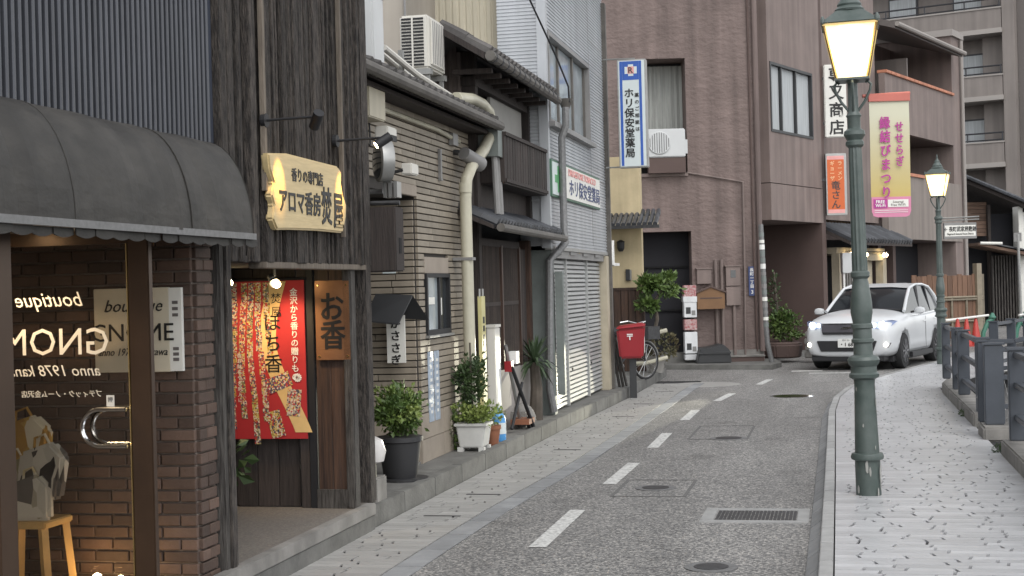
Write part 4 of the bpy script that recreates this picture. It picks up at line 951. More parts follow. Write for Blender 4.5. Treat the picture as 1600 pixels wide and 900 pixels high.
# vertical projecting sign
s = thing('projecting_sign', 'tall blue and white pharmacy sign projecting over the street', 'sign', (-3.05, 22.8, 3.62))
MB().box(-.225, .225, -.08, .08, 0, 1.68).build('case', 'alu', s, raw=True, bevel=.01)
MB().box(-.205, .20, -.086, -.08, .02, 1.66).build('face', 'sign_white', s, raw=True)
for x0, x1 in ((-.185, -.145), (.115, .155)): MB().box(x0, x1, -.090, -.086, .03, 1.65).build('stripe', 'sign_blue', s, raw=True)
MB().box(-.143, .113, -.089, -.086, 1.36, 1.65).build('emblem_field', 'sign_blue', s, raw=True)
MB().box(-.05, .03, -.092, -.089, 1.42, 1.60).box(-.105, -.05, -.092, -.089, 1.455, 1.565).box(.03, .085, -.092, -.089, 1.455, 1.565).build('cross', 'sign_white', s, raw=True)
MB().box(-.06, .04, -.094, -.092, 1.455, 1.565).build('emblem', 'sign_pink', s, raw=True)
text('R', .13, 'plum_dark', s, (-.01, -.096, 1.51), raw=True, bold=.02)
vtext('ホリ保安堂薬局', .155, 'ink', s, (-.045, -.090, .69), .155, raw=True, bold=.022)
vtext('薬のご相談は', .07, 'ink', s, (.075, -.090, .86), .105, raw=True, bold=.02)
MB().tube([(-.45, 0, 1.71), (.05, 0, 1.70)], .012, 6).build('top_arm', 'alu', s, raw=True); MB().tube([(-.45, 0, .02), (-.2, 0, .02)], .012, 6).build('bottom_arm', 'alu', s, raw=True)

# ================================================================== YELLOW HOUSE
b = thing('yellow_house', 'small yellow rendered house with brown wood wainscot and tiled porch roof', 'building', (-3.74, 27.9, 0))
MB().box(-3.0, .10, 0, .25, 1.72, 4.25).build('wall', 'yellow_wall', b, raw=True)
for k in range(6): piece('wainscot_board', 'brown_wood', b, (.03 - k * .14, -.01, .93), (.132, .03, 1.55), .004, raw=True)
MB().box(-3.0, .06, .006, .25, .15, 1.72).build('wainscot_wall', 'brown_wood', b, raw=True); MB().box(-.8, .12, -.04, .0, 1.70, 1.75).build('wainscot_cap', 'brown_wood', b, raw=True)
MB().box(.06, .13, -.03, .05, .15, 1.72).build('corner_post', 'brown_wood', b, raw=True)
rf = MB().add([(-2, -.55, 2.92), (.50, -.55, 2.92), (.40, .2, 3.20), (-2, .2, 3.20), (-2, -.55, 2.87), (.50, -.55, 2.87), (.40, .2, 3.10), (-2, .2, 3.10)], [(0, 1, 2, 3), (7, 6, 5, 4), (0, 4, 5, 1), (1, 5, 6, 2), (2, 6, 7, 3), (3, 7, 4, 0)]).build('porch_roof', 'soffit', b, raw=True)
for i in range(16):
    for r_ in range(3): MB().tube([(.44 - i * .1, -.57 + r_ * .25, 2.925 + r_ * .093), (.44 - i * .1 - .01 * r_, -.30 + r_ * .25, 3.03 + r_ * .093)], [.045, .042], 7).build('roof_tile', 'roof_tile', rf, raw=True, smooth=True)
MB().box(-2, .52, -.60, -.55, 2.85, 2.91).build('gutter', 'iron', b, raw=True)
MB().tube([(-.55, -.58, 2.86), (-.5, -.5, 3.1), (-.55, -.1, 3.2)], .05, 8).build('gutter_pipe', 'iron', b, raw=True, smooth=True)
s = thing('porch_lantern', 'black wall lantern under the porch roof of the yellow house', 'lamp', (-4.02, 27.88, 2.50))
MB().lathe([(.09, .12), (.02, .16)], n=12, c=(0, -.1, 0)).build('hood', 'black_paint', s, raw=True); MB().lathe([(.04, -.06), (.07, 0), (.075, .12)], n=12, c=(0, -.1, 0)).build('body', 'black_paint', s, raw=True); MB().box(-.03, .03, -.08, 0, .02, .10).build('bracket', 'black_paint', s, raw=True)
s = thing('door_intercom', 'small dark intercom box on the yellow wall', 'intercom', (-3.90, 27.88, 1.88)); MB().box(-.05, .03, -.04, 0, 0, .22).build('box', 'charcoal', s, raw=True, bevel=.006); MB().box(.03, .06, -.03, 0, .01, .21).build('side_plate', 'alu', s, raw=True)
s = thing('vent_hood', 'white triangular vent hood on the yellow wall beside the pillar', 'vent', (-4.0, 26.0, 2.15)); MB().prism([(0, 0), (-.30, .02), (0, .45)], 'x', -.1, .12).build('hood', 'white_paint', s, raw=True); MB().box(-.1, .12, .0, .6, .0, .05).build('duct', 'white_paint', s, raw=True)

# ================================================================== PLUM BROWN CORNER BUILDING
b = thing('plum_corner_building', 'plum brown stucco building facing down the street, with dark doorway', 'building', (-6.883, 31.046, 0), 12.5)
w = MB()
w.box(-1.5, 2.82, 0, 3, .1, 11).box(2.82, 3.90, 0, 1.2, 2.93, 4.17).box(2.82, 3.86, 0, 1.2, 6.67, 11).box(3.90, 5.42, 0, 3, .1, 4.17).box(3.86, 5.42, 0, 3, 4.17, 11)
w.build('wall', 'plum_wall', b, raw=True)
MB().box(2.82, 3.86, .85, .95, 4.17, 6.67).build('window_back', 'charcoal', b, raw=True)
for i in range(16):
    a0, a1 = 2.9 + i * .06, 2.96 + i * .06; dd = .66 + .03 * (i % 2)
    if i == 0: cur = MB()
    cur.quad((a0, dd, 4.4), (a1, .69 - .03 * (i % 2) + 0, 4.4), (a1, .69 - .03 * (i % 2), 6.6), (a0, dd, 6.6))
cur.build('curtain', 'curtain', b, raw=True)
MB().box(2.82, 3.86, -.05, .9, 4.12, 4.19).build('window_sill', 'plum_pale', b, raw=True)
MB().box(2.82, 3.90, .5, .55, .3, 2.93).build('door', 'void', b, raw=True); MB().box(2.84, 3.88, .46, .50, 2.15, 2.19).build('door_rail', 'black_matte', b, raw=True); MB().box(2.84, 3.88, .46, .50, 1.2, 1.24).build('door_rail', 'black_matte', b, raw=True)
MB().box(2.82, 3.9, .0, .5, .1, .30).build('door_step', 'concrete_dark', b, raw=True)
MB().tube([(3.84, -.04, 4.19), (5.04, -.04, 3.96), (5.03, -.04, 2.22), (5.0, -.04, .2)], .022, 8).build('conduit', 'plum_pale', b, raw=True, smooth=True)
MB().tube([(5.22, -.04, 11), (5.24, -.04, 2.2), (5.26, -.04, .3)], .018, 8).build('cable', 'plum_dark', b, raw=True)
MB().tube([(5.37, -.06, 11), (5.37, -.06, .3)], .06, 10).build('downpipe', 'plum_flat', b, raw=True, smooth=True)
for u_, z1 in ((4.40, 2.30), (4.53, 2.30)): MB().tube([(u_, -.05, .15), (u_, -.05, z1)], .035, 8).build('pipe', 'plum_pale', b, raw=True, smooth=True)
MB().tube([(4.78, -.05, .15), (4.78, -.05, 1.3)], .035, 8).build('pipe', 'plum_pale', b, raw=True, smooth=True)
MB().box(3.99, 4.30, -.10, .0, 1.78, 2.10).build('meter_box', 'plum_pale', b, raw=True, bevel=.006); MB().box(3.97, 4.32, -.12, 0, 2.10, 2.125).build('meter_cap', 'plum_pale', b, raw=True)
MB().box(4.61, 4.92, -.13, .0, 1.72, 2.14).build('meter_box', 'plum_pale', b, raw=True, bevel=.006); MB().box(4.59, 4.94, -.15, 0, 2.14, 2.165).build('meter_cap', 'plum_pale', b, raw=True)
MB().box(4.71, 4.82, -.135, -.12, 1.90, 2.06).build('meter_window', 'pane_dark', b, raw=True); MB().box(4.61, 4.92, -.11, .0, 1.30, 1.71).build('meter_box', 'plum_pale', b, raw=True, bevel=.006)
MB().box(4.6, 5.4, -.03, .0, .1, .34).build('plinth', 'concrete', b, raw=True)
s = thing('address_plate', 'narrow navy street address plate on the plum brown wall', 'sign', (-6.883, 31.046, 0), 12.5)
MB().box(5.11, 5.25, -.04, -.012, 1.50, 2.13).build('plate', 'sign_navy', s, raw=True); vtext('長町一丁目', .085, 'white_paint', s, (5.18, -.043, 1.88), .088, raw=True, bold=.02); text('3', .11, 'white_paint', s, (5.18, -.043, 1.58), raw=True, bold=.02)
s = thing('wooden_mailbox', 'brown gabled letter box mounted on the plum wall', 'mailbox', (-6.883, 31.046, 0), 12.5)
MB().prism([(3.96, 1.24), (4.55, 1.24), (4.55, 1.58), (4.255, 1.70), (3.96, 1.58)], 'y', -.28, -.06).build('body', 'mail_brown', s, raw=True); MB().bar((3.92, -.17, 1.59), (4.255, -.17, 1.72), .28, .03, up=(0, 0, 1)).build('roof_slope', 'plum_dark', s, raw=True); MB().bar((4.255, -.17, 1.72), (4.59, -.17, 1.59), .28, .03).build('roof_slope', 'plum_dark', s, raw=True)
MB().box(4.02, 4.49, -.285, -.279, 1.46, 1.485).build('slot', 'plum_dark', s, raw=True)
s = thing('capsule_machine', 'white tiered capsule toy machines by the dark doorway', 'vending machine', (-6.883, 31.046, 0), 12.5)
for k, (z0, z1, mm) in enumerate([(.16, .30, 'plastic_white'), (.30, .78, 'plastic_white'), (.80, 1.05, 'capsule_red'), (1.07, 1.48, 'plastic_white'), (1.5, 1.78, 'capsule_red')]):
    MB().box(3.66, 3.93, -.38, -.10, z0, z1 - .02).build('cabinet', mm, s, raw=True, bevel=.01)
    if mm == 'plastic_white' and k: MB().box(3.70, 3.80, -.386, -.38, z0 + .08, z0 + .22).build('coin_panel', 'charcoal', s, raw=True); MB().box(3.82, 3.90, -.386, -.38, z0 + .05, z0 + .15).build('chute', 'pvc_grey', s, raw=True)
MB().box(3.65, 3.94, -.39, -.09, 1.40, 1.52).build('cap', 'plastic_white', s, raw=True)
s = thing('dark_tank', 'low black covered bin with a pitched lid at the plum wall', 'bin', (-6.883, 31.046, 0), 12.5)
MB().prism([(3.86, .1), (4.60, .1), (4.56, .38), (4.42, .50), (4.18, .44), (3.94, .42)], 'y', -.75, -.10).build('body', 'charcoal', s, raw=True, bevel=.02); MB().box(3.9, 4.58, -.78, -.75, .30, .34).build('rim', 'charcoal', s, raw=True)
s = thing('step_ledge', 'thin pale ledge along the foot of the plum wall', 'ledge', (-6.883, 31.046, 0), 12.5); MB().box(4.55, 5.35, -.35, -.03, .1, .20).build('block', 'plum_dark', s, raw=True); MB().box(4.53, 5.37, -.37, -.02, .2, .23).build('top', 'concrete', s, raw=True)
s = thing('air_conditioner', 'white air conditioner unit on the ledge of the curtained window', 'air conditioner', (-6.883, 31.046, 0), 12.5)
MB().box(2.98, 3.80, -.22, .12, 4.52, 5.13).build('casing', 'ac_clean', s, raw=True, bevel=.02)
MB().lathe([(.24, 0), (.245, .02), (.235, .03)], n=28).build('fan_ring', 'ac_clean', s, raw=True).matrix_local = Matrix.Translation((3.24, -.22, 4.83)) @ Matrix.Rotation(R(90), 4, 'X')
MB().lathe([(.225, 0), (.225, .022)], n=28).build('fan', 'pvc_grey', s, raw=True).matrix_local = Matrix.Translation((3.24, -.22, 4.83)) @ Matrix.Rotation(R(90), 4, 'X')
for k in range(9): h = math.sqrt(max(.0, .22 ** 2 - (-.2 + k * .05) ** 2)); MB().box(3.04 + k * .05 - .006, 3.04 + k * .05 + .006, -.255, -.245, 4.83 - h, 4.83 + h).build('grille_bar', 'iron', s, raw=True)
MB().box(3.80, 3.86, -.10, .06, 4.60, 4.9).build('valve_cover', 'ac_clean', s, raw=True); MB().box(3.0, 3.8, -.2, .1, 4.185, 4.51).build('stand', 'plum_dark', s, raw=True)
# overhanging block round the corner
FB = (-1.43, 33.48, 0)
b = thing('overhanging_building', 'plum brown block with overhanging upper floors round the corner', 'building', FB, 70.3)
w = MB(); w.box(0, 3.3, 0, 4, 4.02, 5.17).box(0, .12, 0, 4, 5.17, 6.75).box(2.75, 3.3, 0, 4, 5.17, 6.75).box(0, 3.3, 0, 4, 6.75, 11).build('upper_wall', 'plum_pale', b, raw=True)
MB().box(0, 3.3, .3, 4, 5.17, 6.75).build('window_back', 'charcoal', b, raw=True)
for k in range(3): MB().box(k * 1.1, k * 1.1 + 1.094, -.01, 4, 3.18, 4.0).build('band_panel', 'plum_pale', b, raw=True)
win = MB().box(.12, 2.75, -.02, .06, 5.17, 5.23).box(.12, 2.75, -.02, .06, 6.69, 6.75).box(.12, .18, -.02, .06, 5.23, 6.69).box(2.69, 2.75, -.02, .06, 5.23, 6.69).box(.80, .86, .0, .06, 5.23, 6.69).box(1.70, 1.76, .0, .06, 5.23, 6.69).build('window', 'charcoal', b, raw=True)
for u0, u1 in ((.18, .80), (.86, 1.70), (1.76, 2.69)): MB().box(u0, u1, .07, .08, 5.23, 6.69).build('pane', 'curtain_white', win, raw=True)
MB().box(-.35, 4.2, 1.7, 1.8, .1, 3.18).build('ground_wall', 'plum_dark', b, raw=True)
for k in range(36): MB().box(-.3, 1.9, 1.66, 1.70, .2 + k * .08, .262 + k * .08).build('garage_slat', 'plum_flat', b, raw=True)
MB().tube([(2.05, 1.55, .1), (2.05, 1.55, 3.1)], .07, 10).build('downpipe', 'plum_pale', b, raw=True, smooth=True); MB().box(3.2, 3.45, .0, 1.7, .1, 3.18).build('pier', 'plum_dark', b, raw=True)
MB().box(3.31, 3.62, .05, .3, 0, 11).build('edge_strip', 'plum_dark', b, raw=True)
# brown building with balconies
b = thing('balcony_building', 'brown apartment house with terracotta capped balcony along the bend', 'building', FB, 70.3)
w = MB(); w.box(3.62, 8.25, .25, 5, 3.3, 10.6).box(3.62, 4.3, .35, 5, .1, 3.3).box(8.25, 15.95, 1.9, 5, 4.7, 9.0).box(14.88, 15.95, .0, 5, .1, 9.25)
w.build('wall', 'plum_pale', b, raw=True)
MB().box(8.25, 14.88, -.02, .15, 5.85, 7.38).build('balcony_parapet', 'plum_pale', b, raw=True)
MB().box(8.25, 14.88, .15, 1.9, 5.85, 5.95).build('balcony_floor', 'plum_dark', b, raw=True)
for k in range(16): MB().box(8.26 + k * .414, 8.26 + k * .414 + .408, -.08, .20, 7.385, 7.47).build('cap_tile', 'terracotta', b, raw=True, bevel=.01)
MB().add([(8.2, -.35, 8.72), (14.9, -.35, 8.72), (14.9, 2.4, 9.6), (8.2, 2.4, 9.6), (8.2, -.35, 8.55), (14.9, -.35, 8.55), (14.9, 2.4, 9.43), (8.2, 2.4, 9.43)], [(0, 1, 2, 3), (7, 6, 5, 4), (0, 4, 5, 1), (1, 5, 6, 2), (2, 6, 7, 3), (3, 7, 4, 0)]).build('roof_slope', 'taupe_dark', b, raw=True)
MB().tube([(8.2, -.42, 8.66), (14.9, -.42, 8.66)], .07, 8).build('gutter', 'taupe_light', b, raw=True, smooth=True)
MB().box(14.8, 16.05, -.08, 5, 9.25, 9.45).build('coping', 'taupe_light', b, raw=True)
MB().box(10.8, 10.9, .15, 1.9, 5.9, 8.1).build('balcony_screen', 'taupe', b, raw=True)
s2 = MB().lathe([(.12, 0), (.2, .2), (.14, .7), (.05, .9)], c=(11.6, .6, 5.95), n=12).build('covered_item', 'taupe_light', b, raw=True, smooth=True)
MB().box(8.25, 15.55, -.03, .15, 2.88, 4.66).build('terrace_parapet', 'tan_wall', b, raw=True); MB().box(9.9, 11.6, -.08, .2, 4.665, 4.75).build('terrace_cap', 'terracotta', b, raw=True)
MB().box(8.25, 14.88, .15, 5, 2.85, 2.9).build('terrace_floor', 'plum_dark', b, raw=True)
MB().box(8.3, 14.9, 1.7, 1.75, 4.66, 5.85).build('shaded_wall', 'plum_dark', b, raw=True)  # darker plum sheet, the shade under the balcony painted in its colour
for u_ in (11.2, 12.6): MB().box(u_, u_ + .8, 1.55, 1.6, 4.2, 5.6).build('curtained_window', 'curtain', b, raw=True)
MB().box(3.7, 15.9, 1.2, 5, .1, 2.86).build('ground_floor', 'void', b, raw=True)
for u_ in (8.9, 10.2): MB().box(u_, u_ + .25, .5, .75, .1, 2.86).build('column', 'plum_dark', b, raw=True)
MB().tube([(15.75, -.08, 9.2), (15.75, -.08, .2)], .06, 8).build('downpipe', 'taupe_light', b, raw=True, smooth=True)
# tiled entrance canopy
MB().box(4.3, 8.1, .05, 1.2, 2.45, 2.6).build('canopy_beam', 'soffit', b, raw=True)
cn = MB().add([(3.6, -.55, 2.72), (8.6, -.55, 2.72), (8.2, .3, 3.15), (3.6, .3, 3.15), (3.6, -.55, 2.64), (8.6, -.55, 2.64), (8.2, .3, 3.05), (3.6, .3, 3.05)], [(0, 1, 2, 3), (7, 6, 5, 4), (0, 4, 5, 1), (1, 5, 6, 2), (2, 6, 7, 3), (3, 7, 4, 0)]).build('entrance_canopy', 'dark_wood', b, raw=True)
for i in range(22):
    for r_ in range(2): MB().tube([(3.7 + i * .225, -.58 + r_ * .42, 2.75 + r_ * .2), (3.7 + i * .225, -.15 + r_ * .42, 2.97 + r_ * .2)], .085, 7).build('roof_tile', 'roof_tile', cn, raw=True, smooth=True)
MB().box(4.35, 4.55, .0, .2, .1, 2.45).build('door_post', 'soffit', b, raw=True); MB().box(7.75, 8.05, .0, .2, .1, 2.45).build('door_post', 'soffit', b, raw=True); MB().box(4.55, 7.75, .0, .2, 2.28, 2.44).build('door_head', 'soffit', b, raw=True)
MB().box(6.2, 7.75, .3, .36, .1, 2.28).build('white_door', 'cream_sign', b, raw=True)
for k in range(8): MB().box(4.65 + k * .19, 4.72 + k * .19, .25, .3, .1, 2.28).build('door_bar', 'pvc_grey', b, raw=True)
s = thing('lamp_string', 'warm string of small lamps under the tiled entrance canopy', 'string light', FB, 70.3)
for u_ in (4.9, 5.5, 6.1, 7.5, 7.7): MB().lathe([(.005, -.06), (.05, 0), (.005, .06)], c=(u_, -.12, 2.42), n=8).build('bulb', 'spot_bulb', s, raw=True)
MB().tube([(4.5, -.12, 2.5), (7.9, -.12, 2.5)], .012, 6).build('wire', 'black_paint', s, raw=True)
s = thing('shop_sign', 'white upright sign with black characters high behind the street lamp', 'sign', FB, 70.3)
s.location = (.03, 36.97, 0); s.rotation_euler = (0, 0, R(12.5))
MB().box(-.27, .27, -.08, .08, 5.28, 7.06).build('case', 'white_sign', s, raw=True, bevel=.02); vtext('専又商店', .38, 'ink', s, (.02, -.085, 6.17), .43, raw=True, bold=.02)
MB().box(-.45, -.27, -.03, .03, 5.6, 5.66).build('arm', 'iron', s, raw=True); MB().box(-.45, -.27, -.03, .03, 6.7, 6.76).build('arm', 'iron', s, raw=True)
s = thing('shop_sign', 'orange upright ramen sign below the white upright sign', 'sign', (-.0, 36.67, 0), 12.5)
MB().box(-.25, .25, -.09, .09, 3.36, 4.86).build('case', 'alu', s, raw=True, bevel=.01); MB().box(-.22, .19, -.096, -.09, 3.41, 4.80).build('face', 'orange_sign', s, raw=True)
MB().box(-.22, .19, -.098, -.096, 3.41, 3.5).build('stripe', 'sign_pink', s, raw=True); MB().box(-.22, .19, -.098, -.096, 4.71, 4.80).build('stripe', 'sign_pink', s, raw=True)
vtext('ラーメン', .12, 'orange_text', s, (.09, -.098, 4.44), .12, raw=True, bold=.01); vtext('ギョーザ', .12, 'orange_text', s, (-.10, -.098, 4.44), .12, raw=True, bold=.01); vtext('竜さん', .23, 'plum_dark', s, (-.02, -.098, 3.86), .23, raw=True, bold=.02)
MB().box(-.42, -.25, -.03, .03, 4.2, 4.26).build('arm', 'iron', s, raw=True)
s = thing('meter_cabinet', 'small white box on the wall beside the entrance canopy', 'box', (.2, 37.1, 0), 12.5); MB().box(-.12, .16, -.15, .1, 1.95, 2.45).build('box', 'ac_clean', s, raw=True, bevel=.01); MB().box(-.1, -.06, -.1, .1, .1, 1.95).build('pipe', 'white_paint', s, raw=True)
# apartment tower
TP = (6.95, 65.05, 0)
b = thing('apartment_tower', 'tall taupe apartment tower with stacked balconies in the distance', 'building', TP, -19.5)
MB().box(-7.5, 1.6, 1.5, 9, 0, 22).build('wall', 'taupe', b, raw=True)
MB().box(.05, .55, .0, 2, 0, 22).build('pier', 'taupe', b, raw=True); MB().box(.56, 1.1, .5, 2, 0, 22).build('pier', 'taupe_dark', b, raw=True)
MB().box(-1.0, .04, .9, 1.6, 0, 22).build('pier', 'taupe', b, raw=True)
for k, zt in enumerate((4.58, 7.41, 10.24, 13.07, 15.9)):
    bl = MB().box(-7.0, .02, -.02, .12, zt - .84, zt).build('balcony', 'taupe', b, raw=True)
    bl2 = MB().box(-7.0, .06, -.10, 1.5, zt - 1.04, zt - .84).build('balcony_slab', 'taupe_light', b, raw=True); MB().box(-7.0, .05, -.06, .14, zt, zt + .06).build('balcony_coping', 'taupe_light', b, raw=True)
    MB().tube([(-7, .02, zt + .42), (0, .02, zt + .42)], .035, 6).build('balcony_rail', 'rail_black', b, raw=True); MB().tube([(-7, .02, zt + .12), (0, .02, zt + .12)], .03, 6).build('balcony_rail', 'rail_black', b, raw=True)
    for u_ in (-6.6, -4.9, -3.2, -1.5, -.05): MB().tube([(u_, .02, zt), (u_, .02, zt + .43)], .035, 6).build('rail_post', 'rail_black', b, raw=True)
    for u0 in (-2.35, -5.2):
        f = MB().box(u0, u0 + 1.3, 1.4, 1.5, zt - .8, zt + 1.2).build('window', 'rail_black', b, raw=True); MB().box(u0 + .06, u0 + 1.22, 1.38, 1.40, zt - .75, zt + 1.12).build('pane', 'curtain_white', f, raw=True)
    MB().box(1.5, 3.6, .9, 2.2, zt - 1.0, zt - .1).build('side_balcony', 'taupe_dark', b, raw=True); MB().tube([(1.5, .95, zt + .35), (3.6, .95, zt + .35)], .035, 6).build('side_rail', 'rail_black', b, raw=True)
# old timber house beyond the bend (frame facing the camera)
b = thing('old_tiled_house', 'old timber house with a sloping grey tiled roof and white end post', 'building', (-11.255, 50.77, 0), 12.5)
def slope(u0, z0, u1, z1, d0, d1, th, name, m, p): return MB().add([(u0, d0, z0), (u1, d0, z1), (u1, d1, z1), (u0, d1, z0), (u0, d0, z0 - th), (u1, d0, z1 - th), (u1, d1, z1 - th), (u0, d1, z0 - th)], [(0, 1, 2, 3), (7, 6, 5, 4), (0, 4, 5, 1), (1, 5, 6, 2), (2, 6, 7, 3), (3, 7, 4, 0)]).build(name, m, p, raw=True)
rf = slope(15.3, 5.5, 19.0, 3.85, -.6, 5, .16, 'roof', 'dark_wood', b)
for i in range(16):
    for r_ in range(4):
        u0 = 15.35 + i * .22; z0 = 5.5 - (u0 - 15.3) * .446
        MB().tube([(u0, -.7 + r_ * .5, z0 + .05), (u0 + .23, -.7 + r_ * .5, z0 - .06)], .07, 6).build('roof_tile', 'roof_tile', rf, raw=True, smooth=True)
slope(15.3, 5.57, 19.0, 3.92, -.68, 3, .04, 'tile_bed', 'roof_tile', rf)
MB().box(12.8, 19, .6, 5, .0, 4.0).build('wall', 'void', b, raw=True)
for k in range(9): piece('plank', 'wood_plank', b, (16.55, .3, 3.27 + k * .135), (.75, .04, .125), .004, raw=True)
MB().box(16.9, 17.0, .1, .3, 0, 4.3).build('post', 'dark_wood', b, raw=True); MB().box(17.85, 18.0, -.3, .3, 0, 4.2).build('end_post', 'white_sign', b, raw=True); MB().box(18.0, 19.4, -.2, .3, 0, 4.0).build('white_wall', 'white_sign', b, raw=True)
le = slope(16.2, 2.95, 18.2, 2.50, -1.0, .5, .10, 'lower_eave', 'wood_plank', b)
MB().tube([(16.25, -1.05, 2.93), (17.0, -1.05, 2.90)], .05, 8).build('eave_edge', 'white_sign', b, raw=True); slope(16.9, 2.88, 18.2, 2.6, -1.05, .5, .05, 'eave_tiles', 'roof_tile', le)
for k in range(9): MB().box(16.95 + k * .1, 17.0 + k * .1, -.1, .05, 0.1, 2.5).build('lattice_bar', 'post_wood', b, raw=True)
MB().tube([(17.55, -1.2, 0), (17.50, -1.2, 3.2)], .05, 8).build('drain_pipe', 'alu', b, raw=True); MB().box(17.35, 17.62, -1.22, -1.18, 2.95, 3.25).build('meter_plate', 'pvc_grey', b, raw=True)
# timber screen fence
b = thing('timber_fence', 'timber board fence with bamboo rails at the roadworks', 'fence', (1.95, 41.6, 0), 40)
for k in range(13): piece('fence_board', 'fence_wood', b, (.09 + k * .185, .0, .95), (.172, .03, 1.75 if k % 3 else 1.82), .004, raw=True)
for zz in (1.15, .55):
    for q in (0, .07): MB().tube([(-.05, -.06, zz + q), (2.55, -.06, zz + q)], .03, 8).build('bamboo_rail', 'bamboo', b, raw=True, smooth=True)
for k in range(4): MB().tube([(.3 + k * .55, -.045, .1), (.3 + k * .55, -.045, 1.25)], .035, 8).build('bamboo_stake', 'bamboo', b, raw=True, smooth=True)
MB().box(2.32, 2.50, -.10, .06, 0, 2.15).build('gate_post', 'bamboo', b, raw=True); MB().box(2.52, 2.62, -.06, .06, 0, 1.85).build('gate_post', 'bamboo', b, raw=True)
for i, (x, y) in enumerate([(2.95, 39.2), (3.18, 39.35), (3.42, 39.5)]):
    s = thing('traffic_cone', ['red traffic cone next to the far lamp post, first of the row of three', 'red traffic cone in the middle of the row of three', 'red traffic cone next to the green barrier stand'][i], 'traffic cone', (x, y, .0), 0, 'red cones at the roadworks')
    MB().box(-.18, .18, -.18, .18, 0, .04).build('base', 'cone_red', s, raw=True); MB().lathe([(.14, .04), (.035, .70), (.02, .72)], n=14).build('cone', 'cone_red', s, raw=True, smooth=True)
for i, (x, y) in enumerate([(3.75, 39.6), (4.75, 41.2), (5.1, 41.5)]):
    s = thing('barrier_stand', ['green barrier stand beside the red cones', 'green barrier stand behind the gate post of the timber fence', 'green barrier stand closest to the striped cone'][i], 'barrier', (x, y, 0), 20, 'green barrier stands at the roadworks')
    MB().tube([(-.2, 0, 0), (-.15, 0, .35), (-.02, 0, .62), (.1, 0, .68)], .06, 8).build('neck', 'barrier_green', s, raw=True, smooth=True); MB().tube([(.2, 0, 0), (.12, 0, .35), (.0, 0, .5)], .05, 8).build('leg', 'barrier_green', s, raw=True, smooth=True); MB().lathe([(.02, -.1), (.1, 0), (.03, .12)], c=(.1, 0, .72), n=10).build('head', 'barrier_green', s, raw=True, smooth=True)
s = thing('barrier_pole', 'pale pole lying over the red cones', 'pole', (3.75, 39.6, .68)); MB().tube([(-1.1, -.5, .0), (.0, .0, .1)], .03, 8).build('pole', 'white_paint', s, raw=True)
s = thing('barrier_pole', 'pale pole between two green barrier stands by the gate post', 'pole', (3.75, 39.6, .68)); MB().tube([(.9, 1.4, .05), (1.4, 2.0, .08)], .03, 8).build('pole', 'white_paint', s, raw=True)
s = thing('striped_cone', 'blue and white striped cone at the foot of the white end post', 'traffic cone', (5.9, 42.2, 0))
for k in range(6): MB().lathe([(.17 - k * .022, .35 + k * .13), (.17 - (k + 1) * .022, .35 + (k + 1) * .13)], n=12).build('band', ['sign_navy', 'white_paint'][k % 2], s, raw=True)
MB().lathe([(.2, 0), (.17, .35)], n=12).build('base', 'sign_navy', s, raw=True)

# ================================================================== THINGS ALONG THE LEFT KERB
s = thing('garden_lamp', 'white globe lamp on a short stem on a concrete block at the shop corner', 'lamp', (-3.60, 11.02, .15))
MB().box(-.10, .07, -.12, .14, 0, .20).build('block', 'concrete', s, raw=True, bevel=.01); MB().lathe([(.03, .2), (.03, .32)], n=12).build('stem', 'pvc_cream', s, raw=True); MB().lathe([(.02, .30), (.09, .32), (.11, .40), (.08, .49), (.02, .52)], n=20).build('globe', 'globe', s, raw=True, smooth=True)
s = thing('potted_shrub', 'bushy green shrub in a tall ribbed black pot by the tiled entrance', 'potted plant', (-3.78, 12.35, .15))
MB().lathe([(.13, 0), (.15, .05), (.185, .33), (.205, .34), (.205, .38), (.18, .38)], n=40, flute=.03).build('pot', 'pot_black', s, raw=True, smooth=True); MB().lathe([(.22, .0), (.22, .02)], n=24, c=(.03, 0, 0)).build('saucer', 'pot_black', s, raw=True)
MB().lathe([(.17, .355), (.17, .365)], n=20).build('soil', 'soil', s, raw=True)
for k in range(6): MB().tube([(0, 0, .36), (.1 * math.cos(k), .1 * math.sin(k), .65)], .008, 5).build('stem', 'bark', s, raw=True)
leaves((0, 0, .60), (.24, .24, .24), 1500, .055, 'leaf_mid', 'foliage', s, seed=2, clumps=40); leaves((0, 0, .66), (.24, .24, .20), 500, .05, 'leaf_light', 'foliage', s, seed=4, clumps=26)
s = thing('potted_climber', 'dark climbing plant and pale ground leaves in a square white pot', 'potted plant', (-3.68, 14.62, .15))
MB().prism([(-.12, .04), (.12, .04), (.155, .26), (-.155, .26)], 'y', -.14, .14).build('pot', 'pot_white', s, raw=True, bevel=.012); MB().box(-.17, .17, -.16, .16, .255, .285).build('rim', 'pot_white', s, raw=True, bevel=.006)
for x in (-.11, .11):
    for y in (-.12, .12): MB().box(x - .03, x + .03, y - .03, y + .03, 0, .045).build('foot', 'pot_white', s, raw=True)
MB().tube([(0, 0, .25), (-.02, .02, .7), (-.03, .05, 1.1)], .01, 5).build('stem', 'bark', s, raw=True)
leaves((-.04, .04, .66), (.17, .17, .42), 900, .05, 'leaf_dark', 'foliage', s, seed=5, clumps=26); leaves((.0, .0, .36), (.25, .26, .12), 800, .05, 'leaf_light', 'foliage', s, seed=6, clumps=24); leaves((-.22, -.02, .20), (.07, .1, .22), 200, .045, 'leaf_mid', 'trailing_foliage', s, seed=7)
s = thing('flower_pot', 'small terracotta pot with pale green sprigs beside the white pot', 'potted plant', (-3.60, 15.1, .15)); MB().lathe([(.06, 0), (.085, .17), (.095, .17), (.095, .21), (.08, .21)], n=20).build('pot', 'pot_terra', s, raw=True, smooth=True); leaves((-.02, -.02, .33), (.14, .14, .12), 200, .05, 'leaf_light', 'foliage', s, seed=8)
